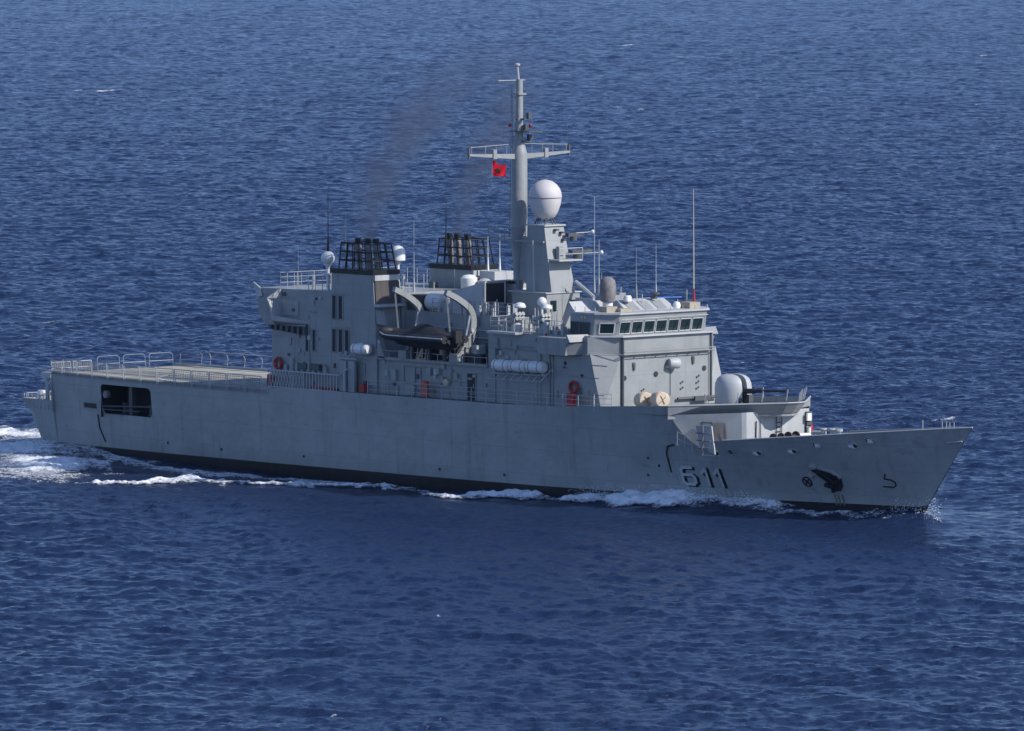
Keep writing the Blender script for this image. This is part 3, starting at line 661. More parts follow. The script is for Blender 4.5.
for z, y1 in ((25.9, .8), (24.35, .85), (25.1, .5)):
    g = MB(); g.box(2.2, 3.0, -.1, .1, z - .05, z + .05); g.box(2.3, 2.5, -.3, y1, z - .06, z + .04); g.box(2.75, 3.0, y1 - .5, y1 - .2, z, z + .45); g.build('mast_bracket_arm', 'tube', mast)
g = MB(); g.box(1.9, 3.9, -.5, .8, 25.0, 25.08); g.build('light_platform', 'tube', mast)
MB().ball((1.75, -.35, 25.45), .13, 8).build('red_light', 'red', mast); MB().ball((2.9, .55, 25.45), .13, 8).build('red_light', 'red', mast)
g = MB()
for z in np.arange(14.2, 28, .4): g.tube((1.78, -.14, z), (1.78, .14, z), .02, n=4)
g.path([(1.78, -.15, 17.5), (1.78, -.15, 28)], .025); g.path([(1.78, .15, 17.5), (1.78, .15, 28)], .025); g.path([(1.55, -.2, 17.5), (1.75, -.2, 28.2)], .02)
g.build('mast_ladder', 'rope', mast)
# radar platforms on the mast's front
g = MB(); g.box(5.9, 7.5, -.9, 1.3, 16.1, 16.2); g.path([(7.5, -.9, 16.2), (7.5, -.9, 17.0), (7.5, 1.3, 17.0), (7.5, 1.3, 16.2)], .03); g.path([(7.5, -.9, 16.6), (7.5, 1.3, 16.6)], .03); g.build('radar_platform', 'light', mast)
g = MB(); g.box(6.5, 6.8, -.3, .1, 16.2, 17.1); g.build('radar_pedestal', 'gray', mast)
g = MB(); g.box(6.6, 6.9, .9, 2.8, 16.55, 16.8); g.lathe([(.3, 0), (.3, .35)], (6.75, 1.5, 16.2), n=12); g.box(6.3, 6.6, .8, 2.3, 17.75, 18.0); g.lathe([(.25, 0), (.25, .3)], (6.45, 1.4, 17.45), n=12); g.build('radar_scanner', 'tube', mast)
for p in ((7.0, 2.75, 18.05), (7.4, 3.2, 16.6)): MB().ball(p, .14, 8).tube((6.4, 1.0, p[2] - .1), p, .02).build('arm_light', 'white', mast)
g = MB()
for x, y, z in ((6.0, -.1, 18.3), (6.05, .4, 18.1), (6.1, .5, 17.6)): MB().box(x - .2, x + .35, y, y + .25, z - .12, z).build('mast_step', 'tube', mast)
MB().loft([(6.9, .2, 13.95), (7.1, .2, 13.95), (7.1, .5, 13.95), (6.9, .5, 13.95)], [(6.2, .1, 15.0), (6.35, .1, 15.0), (6.35, .4, 15.0), (6.2, .4, 15.0)]).build('mast_gusset', 'gray', mast)
g = MB(); g.tube((6.9, 1.2, 14.6), (9.0, 1.0, 13.6), .14); g.xy([(7.2, .9), (9.0, .9), (9.0, 1.1), (7.2, 1.1)], 13.0, 13.5); g.build('mast_strut', 'light', mast)
MB().tube((5.4, -1.3, 12.2), (5.2, -1.3, 17.5), .05).build('cable_riser', 'light', mast)

# ------------------------------------------------------------------ intakes, boxes and clutter amidships
g = MB()                                                                # hooded air intake: sloped side panel, open front
it = MB().loft([(-1.6, -3.1, 12.2), (2.0, -3.1, 12.2), (2.0, -1.0, 12.2), (-1.6, -1.0, 12.2)], [(-1.6, -3.0, 13.7), (2.0, -3.1, 14.5), (2.0, -1.0, 14.6), (-1.6, -1.0, 13.9)]).build('air_intake', 'light', ship)
MB().box(2.0, 2.04, -2.95, -1.15, 13.0, 14.4).build('intake_opening', 'dark', it)
MB().path([(2.06, -3.0, 12.95), (2.06, -3.0, 14.5), (2.06, -1.1, 14.55), (2.06, -1.1, 12.95)], .07).build('intake_frame', 'light', it)
it2 = MB().box(-.2, 2.4, -.4, 1.2, 12.2, 14.3).build('air_intake', 'light', ship)
for z in (13.2, 13.55, 13.9): MB().loft([(2.4, -.3, z), (2.75, -.3, z - .18), (2.75, 1.1, z - .18), (2.4, 1.1, z)], [(2.4, -.3, z + .05), (2.8, -.3, z - .14), (2.8, 1.1, z - .14), (2.4, 1.1, z + .05)]).build('intake_louvre', 'white', it2)
MB().loft([(-.4, -1.0, 14.3), (2.4, -1.0, 14.55), (2.4, 1.2, 14.3), (-.4, 1.2, 14.2)], [(-.4, -1.0, 14.4), (2.4, -1.0, 14.65), (2.4, 1.2, 14.4), (-.4, 1.2, 14.3)]).build('intake_roof', 'light', it2)
MB().box(-2.7, -2.0, 1.6, 3.0, 12.2, 13.2).build('vent_trunk', 'light', ship); MB().box(-6.0, -3.8, 1.5, 3.3, 12.2, 13.4).build('vent_trunk', 'light', ship)
MB().box(-5.6, -4.0, 3.4, 5.2, 9.04, 14.75).build('uptake_box', 'light', ship)
MB().lathe([(.55, 0), (.6, .1), (.6, .9), (.4, 1.1), (.02, 1.15)], (-5.4, 2.2, 13.4), n=16).build('ventilator', 'white', ship, smooth=True)
MB().lathe([(.45, 0), (.5, .1), (.5, .7), (.3, .85), (.02, .9)], (-4.4, 2.8, 13.4), n=16).build('ventilator', 'light', ship, smooth=True)
MB().box(-6.0, -4.6, -3.1, -1.6, 12.2, 13.3).build('deck_locker', 'louvre', ship)
MB().lathe([(.55, 0), (.6, .08), (.6, 1.3), (.55, 1.38)], (-4.3, -2.5, 12.85), (1, 0, 0), 18).build('air_bottle', 'white', ship, smooth=True)
MB().box(-1.2, .2, -3.0, -1.6, 12.2, 12.9).build('deck_locker', 'light', ship)
g = MB()
for i in range(40):
    x = random.uniform(-3, 5.5); y = random.uniform(-3.4, -2.6); z = 12.2; hgt = random.uniform(.3, 1.0); w_ = random.uniform(.08, .3)
    MB().box(x, x + w_, y, y + w_, z, z + hgt).build('deck_fitting', 'rail', ship)
g = MB()
for i in range(26):
    x = random.uniform(-3.0, 5.4); y = -3.22; z = random.uniform(9.3, 11.6)
    MB().box(x, x + random.uniform(.1, .6), y - random.uniform(.05, .25), y, z, z + random.uniform(.15, .7)).build('casing_fitting', 'hull', ship)
g = MB(); g.path([(-3.3, -3.4, 10.6), (5.6, -3.4, 10.6)], .06); g.path([(-3.3, -3.4, 11.2), (5.6, -3.4, 11.1)], .05); g.path([(.5, -3.4, 9.1), (.5, -3.4, 12.2)], .06); g.build('casing_pipes', 'rail', ship)
# decoy launchers and deck fittings abaft the mast on the 03 deck
for x, y in ((7.4, -4.9), (9.9, -4.7)):
    dl = MB().lathe([(.35, 0), (.35, .5), (.25, .6)], (x, y, 11.4), n=12).build('decoy_launcher', 'light', ship)
    g = MB()
    for k in range(3):
        for j in range(2): g.tube((x - .5, y - .35 + .3 * k, 12.0 + .3 * j), (x + .5, y - .35 + .3 * k, 12.35 + .3 * j), .15, n=8)
    g.build('launcher_tubes', 'hull', dl)
    MB().lathe([(.4, 0), (.42, .1), (.3, .3), (.02, .38)], (x + .2, y + .2, 13.05), n=12).build('launcher_cap', 'white', dl, smooth=True)
MB().ball((8.0, -3.0, 13.4), .34, 14).tube((8.0, -3.0, 11.4), (8.0, -3.0, 13.2), .08).build('white_dome', 'white', ship, smooth=True)
g = MB()
for i in range(30):
    x = random.uniform(6.0, 13); y = random.uniform(-5.6, -3.8); hgt = random.uniform(.2, .9); w_ = random.uniform(.06, .4)
    MB().box(x, x + w_, y, y + w_ * .8, 11.4, 11.4 + hgt).build('deck_fitting', 'rail', ship)
g = MB()
for i in range(12):
    x = random.uniform(7, 9); y = random.uniform(-3.4, -1.7); MB().tube((x, y, 11.4), (x, y, 11.4 + random.uniform(.9, 2.2)), .04).build('signal_post', 'rail', ship)
MB().box(6.2, 9.2, -6.6, -5.9, 11.3, 11.46).build('side_platform', 'light', dh)
MB().box(11.6, 11.72, -6.0, -5.9, 10.9, 11.5).build('fire_hose_box', 'red', dh)

# ------------------------------------------------------------------ railings
def railing(pts, h=1.05, step=1.5, rails=(.35, .7, 1.0), mat='rail', name='railing', r=.028):
    g = MB()
    for a, c in zip(pts[:-1], pts[1:]):
        a, c = Vector(a), Vector(c); n = max(1, int((c - a).length / step))
        for i in range(n + 1): p = a + (c - a) * i / n; g.tube(p, p + Vector((0, 0, h)), r, n=5)
        for k in rails: g.tube(a + Vector((0, 0, h * k)), c + Vector((0, 0, h * k)), r * .75, n=4)
    return g.build(name, mat, ship)
railing([(-6, -6.9, 6.4), (17.5, -6.9, 6.5)], 1.0, 1.55)
railing([(17.5, -6.85, 6.6), (19.2, -6.8, 6.65)], 1.1, .9, mat='light')
railing([(-6, 6.9, 6.4), (20, 6.8, 6.6)], 1.0, 2)
railing([(-17.0, -5.6, 13.4), (-11.6, -5.6, 13.4)], 1.15, .75, (.3, .6, 1.0)); railing([(-17.0, 5.6, 13.4), (-11.6, 5.6, 13.4)], 1.1, .9); railing([(-17.0, -5.6, 13.4), (-17.0, 5.6, 13.4)], 1.1, 1.4)
railing([(5.8, -5.85, 11.4), (13.2, -5.85, 11.4)], 1.0, .8); railing([(5.8, -5.85, 11.4), (5.8, -3.4, 11.4)], 1.0, .8)
railing([(-3.3, -3.15, 12.2), (5.6, -3.15, 12.2)], .95, .9); railing([(-10.8, -3.4, 13.4), (-6.3, -3.4, 13.4)], 1.0, .6)
railing([(-6, -6.0, 9.0), (5.6, -6.0, 9.0)], .5, 1.2, (1.0,))
railing([(-2.5, 3.15, 12.2), (5.5, 3.15, 12.2)], 1.0, .9)
g = MB()                                                                # roof-top gear on the hangar
for i in range(9):
    x = random.uniform(-16, -12); y = random.uniform(-5, 4); MB().tube((x, y, 13.4), (x, y, 13.4 + random.uniform(.5, 1.1)), random.uniform(.05, .15)).build('roof_fitting', 'light', hangar)
# stowed accommodation ladder along the hangar side
g = MB(); zl0, zl1 = 6.35, 7.55
g.path([(-17.0, -6.75, zl0), (-9.2, -6.75, zl0)], .06); g.path([(-17.0, -6.75, zl1), (-9.2, -6.75, zl1)], .06)
n = 24
for i in range(n):
    x0, x1 = -17 + 7.8 * i / n, -17 + 7.8 * (i + 1) / n
    g.tube((x0, -6.75, zl0), (x1, -6.75, zl1) if i < 12 else (x0, -6.75, zl1), .035, n=4)
    if i < 12: g.tube((x1, -6.75, zl0), (x0, -6.75, zl1), .03, n=4)
g.build('gangway', 'light', ship)
g = MB(); g.xz([(-9.6, 6.4), (-8.9, 6.4), (-8.9, 8.55), (-9.6, 8.7)], -6.4, -6.2); g.box(-8.7, -8.0, -6.4, -6.2, 6.4, 8.6); g.build('ladder_platform', 'hull', ship)
MB().path([(-8.85, -6.6, 6.4), (-8.85, -6.6, 7.9), (-8.55, -6.6, 8.0)], .09).path([(-9.8, -6.5, 8.75), (-7.6, -6.5, 8.75)], .06).path([(-9.6, -6.4, 8.75), (-9.4, -6.5, 9.1)], .07).path([(-8.8, -6.4, 8.75), (-8.2, -6.5, 9.1)], .07).build('raft_cradle', 'rail', ship)
MB().xz([(-5.9, 8.95), (-5.1, 8.95), (-5.75, 10.1), (-5.95, 10.3)], -6.05, -5.6).build('boat_deck_gusset', 'gray', ship)
MB().loft([(-6.2, -5.85, 11.3), (-5.7, -5.4, 11.2), (-5.7, -5.2, 11.2), (-6.2, -5.2, 11.3)], [(-6.35, -5.85, 12.3), (-6.2, -5.6, 12.25), (-6.2, -5.2, 12.25), (-6.35, -5.2, 12.3)]).build('funnel_gusset', 'gray', fs_)
for (x, z, w_, h_, mt) in ((-17.4, 6.35, .5, .85, 'red'), (-12.6, 6.36, 1.2, .2, 'red'), (-10.9, 6.36, 1.0, .2, 'red'), (-7.3, 6.45, .5, .6, 'red'), (-.75, 6.5, .55, 1.1, 'orange')):
    MB().box(x, x + w_, -6.55, -6.2, z, z + h_).build('fire_hose_box', mt, ship, bevel=.02)
g = MB()
for i in range(10): x = -17.3 + i * .62; MB().box(x, x + random.uniform(.12, .4), -6.1, -5.9, 7.4, 8.0 + random.uniform(-.2, .5)).build('wall_fitting', 'hull', hangar)
for x in (-14.4, -13.0): MB().box(x, x + .9, -6.2, -5.88, 7.7, 8.15).build('wall_locker', 'tube', hangar)

# ------------------------------------------------------------------ satcom domes
for x, y, z0, z1, r in ((-11.88, -5.5, 13.4, 15.75, .43), (-7.16, -3.0, 13.4, 16.1, .5)):
    p = MB().tube((x, y, z0), (x, y, z1 - .5), .11, n=10).lathe([(.11, 0), (.24, .3), (.24, .4)], (x, y, z1 - .75), n=12).build('dome_post', 'white', ship)
    if r < .45: MB().ball((x, y, z1), r + .06, 20).build('satellite_dome', 'white', p, smooth=True)
    else: MB().lathe([(.42, -.5), (.52, -.42), (.52, .1), (.46, .36), (.3, .55), (.08, .64), (.01, .65)], (x, y, z1), n=22).build('satellite_dome', 'white', p, smooth=True)

# ------------------------------------------------------------------ gun, gun platform and forecastle house
def band(z0, z1, poly, name, mat):
    g = MB(); n = len(poly)
    for i in range(n - 1):
        a, c = poly[i], poly[i + 1]
        g.quad((*a, z0[i]), (*c, z0[i + 1]), (*c, z1[i + 1]), (*a, z1[i]))
    return g.build(name, mat, ship)
half = [(24.7, -6.75), (26.4, -4.95), (28.0, -3.2), (29.35, -1.75), (30.2, -.8), (30.45, 0)]
V = half + [(x, -y) for x, y in half[::-1][1:]]
def vz(x, lo, hi): return float(np.interp(x, [24.7, 30.7], [lo, hi]))
zb_ = [vz(x, 6.55, 6.75) for x, y in V]; zt_ = [vz(x, 7.22, 7.45) for x, y in V]
V0 = [(x - (.55 if 0 < i < len(V) - 1 else 0), y * (.93 if 0 < i < len(V) - 1 else 1)) for i, (x, y) in enumerate(V)]
g = MB()
for i in range(len(V) - 1): g.quad((*V0[i], zb_[i]), (*V0[i + 1], zb_[i + 1]), (*V[i + 1], zt_[i + 1]), (*V[i], zt_[i]))
gp = g.build('gun_platform_bulwark', 'gray', ship)
V2 = [(x - .12, y * .98) for x, y in V]
g = MB(); vs = [(x, y, z + .02) for (x, y), z in zip(V, zb_)] ; g.add([(20.0, -6.6, 6.6), (20.0, 6.6, 6.6)] + [], []); n = len(V)
g = MB(); cen = [(17.4, y, 6.55) for x, y in V]
for i in range(n - 1): g.quad((17.4, V0[i][1], 6.5), (17.4, V0[i + 1][1], 6.5), (*V0[i + 1], zb_[i + 1] + .04), (*V0[i], zb_[i] + .04))
g.build('gun_deck', 'deck', ship)
MB().path([(*p, z + .02) for p, z in zip(V, zt_)], .05).build('bulwark_cap', 'light', gp)
band([z - .22 for z in zb_], zb_, [(x - .1 * (i > 0), y * (1 - .02 * (i > 0))) for i, (x, y) in enumerate(V0)], 'platform_skirt', 'gray')
ih = [(24.75, -6.55), (28.2, -3.2), (28.42, -2.95), (28.42, 2.95), (28.2, 3.2), (24.75, 6.55)]
g = MB(); lo_ = [(24.75, -5.35, 4.1), (28.2, -3.15, 4.1), (28.4, -2.9, 4.1), (28.4, 2.9, 4.1), (28.2, 3.15, 4.1), (24.75, 5.35, 4.1)]
for i in range(5): g.quad(lo_[i], lo_[i + 1], (*ih[i + 1], [6.62, 6.8, 6.82, 6.82, 6.8, 6.62][i + 1]), (*ih[i], [6.62, 6.8, 6.82, 6.82, 6.8, 6.62][i]))
fh = g.build('forecastle_house', 'light', ship)
# details on the forecastle house: watertight door, doorway, ladder, winch gear
def onV(t, z, o=.03):
    k = (z - 4.1) / 2.6; ya = -5.35 - 1.2 * k; yb = -3.2 - .05 * k
    return Vector((24.75 + 3.45 * t + .73 * o, ya + (yb - ya) * t - .68 * o, z))
MB().loft([onV(.42, 4.2), onV(.56, 4.2), onV(.56, 4.2, .0), onV(.42, 4.2, .0)], [onV(.42, 6.1), onV(.56, 6.1), onV(.56, 6.1, .0), onV(.42, 6.1, .0)]).build('door', 'light', fh)
MB().path([onV(.41, 4.2), onV(.41, 6.12), onV(.57, 6.12), onV(.57, 4.2)], .05).build('door_frame', 'tube', fh)
MB().loft([onV(.60, 4.2), onV(.76, 4.2), onV(.76, 4.2, .0), onV(.60, 4.2, .0)], [onV(.60, 6.1), onV(.76, 6.1), onV(.76, 6.1, .0), onV(.60, 6.1, .0)]).build('doorway', 'soot', fh)
g = MB(); g.path([(28.45, -2.1, 4.4), (28.5, -2.1, 6.2)], .04); g.path([(28.5, -1.7, 4.4), (28.5, -1.7, 6.2)], .03); g.path([(28.6, -3.2, 5.0), (28.6, -1.2, 5.0)], .03); g.path([(28.6, -3.2, 4.3), (28.6, -3.2, 5.0)], .03)
for z in np.arange(4.5, 6.3, .3): g.tube((28.5, -.2, z), (28.5, .3, z), .03)
g.path([(28.5, -.2, 4.3), (28.5, -.2, 6.7)], .03); g.path([(28.5, .3, 4.3), (28.5, .3, 6.7)], .03)
g.build('ladder', 'tube', fh)
g = MB(); g.lathe([(.4, 0), (.4, .1), (.22, .12), (.22, .7), (.4, .72), (.4, .82)], (29.6, -1.6, 5.0), (0, 1, 0), 14); g.lathe([(.4, 0), (.4, .1), (.22, .12), (.22, .7), (.4, .72), (.4, .82)], (29.6, -.2, 5.05), (0, 1, 0), 14); g.box(29.2, 30, -1.7, .7, 4.3, 4.8); g.build('anchor_windlass', 'rubber', ship)
MB().tube((29.8, .7, 5.15), (30.2, 1.8, 5.15), .17, n=10).build('hose_reel', 'white', ship)
g = MB(); g.box(28.35, 28.6, 2.6, 3.1, 5.2, 6.6); g.build('deck_crane_post', 'tube', fh)
MB().box(28.6, 28.75, 2.5, 2.9, 6.0, 6.5).build('white_lamp', 'white', fh); MB().box(28.62, 28.8, 2.75, 3.0, 5.0, 5.7).build('fire_extinguisher', 'red', fh)
MB().lathe([(.14, 0), (.14, 1.2), (.2, 1.25)], (29.3, 2.1, 4.4), n=10).build('bow_bollard', 'white', ship)
g = MB()
for x, y in ((31.4, 1.4), (31.9, 1.7), (32.5, 1.8), (33.1, 1.2)): g.lathe([(.22, 0), (.15, .15), (.15, .9), (.26, 1.0), (.26, 1.1)], (x, y, 4.6), n=10)
g.tube((30.2, 1.6, 5.35), (31.2, 1.8, 5.35), .15); g.build('bow_mooring_bitts', 'light', ship)
g = MB()
for x, y in ((43.8, .2), (44.2, .2), (44.6, .1), (45.1, 0), (42.2, 0)): g.tube((x, y, 5.6), (x, y, 6.95), .03)
g.path([(43.8, .2, 6.9), (45.1, 0, 6.95)], .02); g.build('bow_railing', 'rail', ship)
MB().path([(45.0, -.62, 5.62), (46.05, -.2, 5.75)], .05).build('stem_ledge', 'light', hull)
g = MB()
for s in (-1, 1):
    for x, y, z in ((26.3, -4.9, 7.3), (27.9, -3.3, 7.4), (29.1, -2.1, 7.5), (30.2, -.8, 7.6)): g.tube((x - .2, s * y * .95, z), (x, s * y * .98, z + .75), .035)
for i in range(3): t = i / 2; g.tube((29.9 - 2.2 * t, .5 + 2.4 * t, 7.3), (30.0 - 2.2 * t, .55 + 2.4 * t, 8.1), .03)
g.build('platform_stanchion', 'rail', ship)
# boarding gate standing in the bulwark gap, with a low rail beside it
g = MB(); g.loft([hp(26.6, 3.95, .03), hp(27.9, 3.95, .03), hp(27.9, 3.95, -.06), hp(26.6, 3.95, -.06)], [(26.6, -5.95, 6.0), (27.75, -5.6, 6.0), (27.75, -5.5, 6.0), (26.6, -5.85, 6.0)]); bg = g.build('boarding_gate', 'light', ship)
g = MB()
for z in (4.5, 5.0, 5.5): g.path([(26.65, -5.97, z), (27.8, -5.72, z)], .04)
g.path([(27.2, -5.9, 4.0), (27.2, -5.85, 6.0)], .05); g.build('gate_bracing', 'canvas', bg)
railing([(25.2, -6.35, 4.6), (26.5, -6.2, 4.2)], .9, .6, (.5, 1.0), name='boarding_railing', r=.02)

# the gun: rounded shield split by the barrel slot, barrel forward
gx, gz = 23.85, 6.5
prof = [(1.2, 0), (1.27, .15), (1.27, 1.4), (1.23, 1.75), (1.1, 2.05), (.85, 2.25), (.45, 2.36), (.01, 2.38)]
gun = MB().lathe([(1.35, 0), (1.35, .25), (1.2, .3)], (gx, 0, gz), n=28).build('gun_turret', 'gray', ship, smooth=True)
def half_shield(y_lo, y_hi, name, mat):
    bm = bmesh.new(); t = MB().lathe(prof, (gx, .2, gz + .2), n=40)
    vv = [bm.verts.new(p) for p in t.v]
    for f in t.f: bm.faces.new([vv[i] for i in f])
    for y, sgn in ((y_lo, -1), (y_hi, 1)):
        bmesh.ops.bisect_plane(bm, geom=bm.verts[:] + bm.edges[:] + bm.faces[:], plane_co=(gx, y, gz), plane_no=(0, sgn, 0), clear_outer=True)
        ed = [e for e in bm.edges if e.is_boundary and abs(e.verts[0].co.y - y) < 1e-4 and abs(e.verts[1].co.y - y) < 1e-4]
        if ed: bmesh.ops.contextual_create(bm, geom=ed)
    bmesh.ops.recalc_face_normals(bm, faces=bm.faces)
    me = bpy.data.meshes.new(name); bm.to_mesh(me); bm.free(); me.materials.append(M[mat])
    me.polygons.foreach_set('use_smooth', [True] * len(me.polygons))
    try: me.set_sharp_from_angle(angle=R(35))
    except Exception: pass
    o = bpy.data.objects.new(name, me); C.objects.link(o); o.parent = gun
    return o
half_shield(-1.5, -.12, 'gun_shield', 'light'); half_shield(.3, 1.6, 'gun_shield', 'light')
MB().lathe([(r_ * .78, h_ * .85) for r_, h_ in prof], (gx - .05, 0.2, gz + .2), n=30).build('gun_slot', 'black', gun, smooth=True)
by = .09
g = MB(); d = Vector((1, 0, .055)); o0 = Vector((gx + .9, by, gz + 1.42)); g.tube(o0, o0 + d * 1.4, .2, .17, 12); g.tube(o0 + d * 1.4, o0 + d * 2.1, .13, .12, 12); g.tube(o0 + d * 2.0, o0 + d * 4.35, .085, .075, 10); g.tube(o0 + d * 4.25, o0 + d * 4.45, .1, .1, 10)
g.build('gun_barrel', 'rubber', gun)
g = MB(); g.box(gx + 1.0, gx + 1.5, .25, .65, gz + .3, gz + 1.2); g.tube((gx + 1.1, -.3, gz + .4), (gx + 1.3, -.3, gz + .95), .12); g.build('gun_mounting', 'tube', gun)

# ------------------------------------------------------------------ davits
for x in (2.35, -3.1):
    ctl = np.array([(-5.95, 9.05), (-5.35, 9.75), (-4.65, 10.6), (-4.4, 11.8), (-4.7, 12.7), (-5.8, 13.45), (-6.95, 13.95)]); tt = np.linspace(0, 6, 25); ext = np.vstack([2 * ctl[0] - ctl[1], ctl, 2 * ctl[-1] - ctl[-2]]); pts = []
    for t in tt:
        i = min(int(t), 5); u = t - i; a, b_, c, d = ext[i:i + 4]; pts.append(tuple(.5 * (2 * b_ + (c - a) * u + (2 * a - 5 * b_ + 4 * c - d) * u * u + (3 * b_ - a - 3 * c + d) * u ** 3)))
    g = MB(); vs = []; np_ = len(pts)
    for k in range(np_):
        a0, a1 = pts[max(k - 1, 0)], pts[min(k + 1, np_ - 1)]; d = Vector((0, a1[0] - a0[0], a1[1] - a0[1])).normalized(); hw = .30 - .12 * k / np_
        nrm = Vector((0, -d.z, d.y)) * hw; P = Vector((x, *pts[k])); ex = Vector((.15, 0, 0)); vs += [P - nrm - ex, P + nrm - ex, P + nrm + ex, P - nrm + ex]
    g.add(vs, [(k * 4 + q, k * 4 + (q + 1) % 4, k * 4 + 4 + (q + 1) % 4, k * 4 + 4 + q) for k in range(np_ - 1) for q in range(4)] + [(3, 2, 1, 0), tuple(range(np_ * 4 - 4, np_ * 4))])
    dv = g.build('davit', 'gray', ship, smooth=True)
    g = MB(); g.box(x - .4, x + .4, -6.2, -5.4, 9.04, 9.6); g.box(x - .3, x + .3, -5.3, -4.3, 9.04, 10.1); g.build('davit_base', 'gray', dv)
    g = MB(); g.tube((x, -6.9, 13.7), (x, -6.6, 11.2), .025); g.tube((x + .1, -6.9, 13.7), (x + .1, -6.6, 11.2), .025); g.build('davit_fall', 'rope', dv)
    g = MB(); g.tube((x + .05, -5.4, 9.6), (x + .05, -4.7, 12.3), .07); g.tube((x - .2, -4.6, 11.2), (x + .25, -4.6, 11.2), .14, n=10); g.build('davit_ram', 'rail', dv)
g = MB()
for x in (-2.2, -.4, 1.3): g.box(x, x + .2, -6.1, -5.0, 9.04, 10.1)
g.box(-3.0, 2.0, -5.6, -5.3, 9.9, 10.1); g.build('boat_cradle', 'dark', ship)
MB().box(2.9, 4.6, -5.6, -4.6, 9.04, 9.65).build('deck_winch', 'rubber', ship); MB().torus((5.45, -5.4, 9.75), .42, .16, (0, 1, 0)).build('rope_coil', 'rubber', ship)

# ------------------------------------------------------------------ small fittings: cable runs, boxes, pipes, ladders on the walls
rf = random.Random(99)
for par, x0, x1, y, z0, z1, n in ((dh, 6.0, 11.5, -5.95, 9.6, 11.2, 14), (dh, 12.6, 16.4, -5.95, 6.8, 9.6, 10), (bd, -5.8, 5.4, -5.75, 6.6, 8.7, 26), (hangar, -17.3, -11.3, -5.9, 6.4, 10.2, 16), (hangar, -16.5, -11.5, -5.9, 11.5, 13.2, 8), (fs_, -10.8, -6.8, -5.9, 6.6, 8.9, 8)):
    for i in range(n):
        x = rf.uniform(x0, x1); z = rf.uniform(z0, z1); k = rf.random(); dz = rf.uniform(.3, 1.2)
        if k < .4: MB().box(x, x + rf.uniform(.12, .4), y - rf.uniform(.06, .18), y + .02, z, z + rf.uniform(.12, .45)).build('junction_box', rf.choice(('gray', 'light', 'tube', 'hull')), par)
        elif k < .75: MB().tube((x, y - .05, max(z - dz, z0 - .2)), (x, y - .05, z), rf.uniform(.02, .045), n=5).build('cable_run', rf.choice(('gray', 'rope', 'hull')), par)
        else: MB().tube((x, y - .05, z), (x + rf.uniform(.5, 2.0), y - .05, z), rf.uniform(.02, .04), n=5).build('pipe_run', rf.choice(('gray', 'rope', 'hull')), par)
for x, z0, z1, par in ((-14.9, 6.4, 9.9, hangar), (10.9, 6.5, 10.2, dh), (-5.0, 6.4, 8.9, bd)):
    g = MB(); g.tube((x - .2, -6.02, z0), (x - .2, -6.02, z1), .025, n=5); g.tube((x + .2, -6.02, z0), (x + .2, -6.02, z1), .025, n=5)
    for z in np.arange(z0 + .2, z1, .3): g.tube((x - .2, -6.02, z), (x + .2, -6.02, z), .018, n=4)
    g.build('wall_ladder', 'light', par)
for i in range(26):                                                     # gear on the bridge roof, casing and uptake roofs
    x, y, z = rf.choice(((rf.uniform(13.6, 16.6), rf.uniform(-3.8, 3.8), 13.07), (rf.uniform(-10.6, -6.8), rf.uniform(-3, 3), 13.4), (rf.uniform(-3, 5.2), rf.uniform(-3, 2.6), 12.2)))
    if rf.random() < .5: MB().box(x, x + rf.uniform(.2, .6), y, y + rf.uniform(.2, .7), z, z + rf.uniform(.2, .55)).build('roof_fitting', rf.choice(('gray', 'light', 'tube')), ship)
    else: MB().tube((x, y, z), (x, y, z + rf.uniform(.5, 1.3)), .03, n=6).build('roof_post', 'rail', ship)
for i in range(12):
    x = rf.uniform(-2.8, 2.4); MB().tube((x, -5.9, 9.04), (x + rf.uniform(-.2, .2), -5.8, 9.04 + rf.uniform(.4, 1.0)), rf.uniform(.02, .06), n=5).build('boat_deck_post', rf.choice(('rail', 'tube')), ship)
for i in range(7):
    x = rf.uniform(2.0, 5.2); MB().box(x, x + rf.uniform(.2, .5), -4.4 - rf.random(), -4.0, 9.04, 9.04 + rf.uniform(.3, 1.4)).build('deck_fitting', rf.choice(('light', 'tube', 'gray')), ship)
# halyards from the yard to the deck
for y in (-3.2, -1.9, -1.4, 1.6, 2.9): MB().tube((2.35, y, 23.3), (3.2, y * .55, 14.0), .012, n=3).build('signal_halyard', 'rope', mast)

# ================================================================== things carried on the ship
# rigid inflatable boat in the davits
rib = thing('inflatable_boat', 'dark rigid inflatable boat under a black cover, hanging in the davits amidships', 'boat', (-.8, -6.45, 10.2))
L = lambda x, y, z: (x, y, z)
g = MB(); c_ = []
for i in range(25):                                                        # tube collar, bow to the left
    t = i / 24; a = math.pi * t
    if t < .36: c_.append((3.6 - 6.0 * t / .36, -1.0, .45 + .0 * t))
    elif t > .64: c_.append((3.6 - 6.0 * (1 - t) / .36, 1.0, .45))
    else:
        u = (t - .36) / .28 * math.pi; c_.append((-2.4 - 1.35 * math.sin(u), -math.cos(u), .45 + .3 * math.sin(u)))
g.path(c_, .27, 10); bt = g.build('buoyancy_tube', 'rubber', rib, smooth=True)
MB().path([(x, y * 1.27, z + .1) for x, y, z in c_], .05).build('rubbing_strake', 'light', bt)
g = MB(); st = [(-3.4, .1, .3), (-2.4, .8, -.15), (0, .95, -.35), (3.6, .95, -.3)]
for (x, w_, k), (x2, w2, k2) in zip(st[:-1], st[1:]):
    for s in (-1, 1): g.quad((x, 0, k), (x2, 0, k2), (x2, s * w2, .45), (x, s * w_, .45))
g.quad((3.6, -.95, .45), (3.6, 0, -.3), (3.6, .95, .45), (3.6, 0, .46)); g.build('hull', 'rubber', rib)
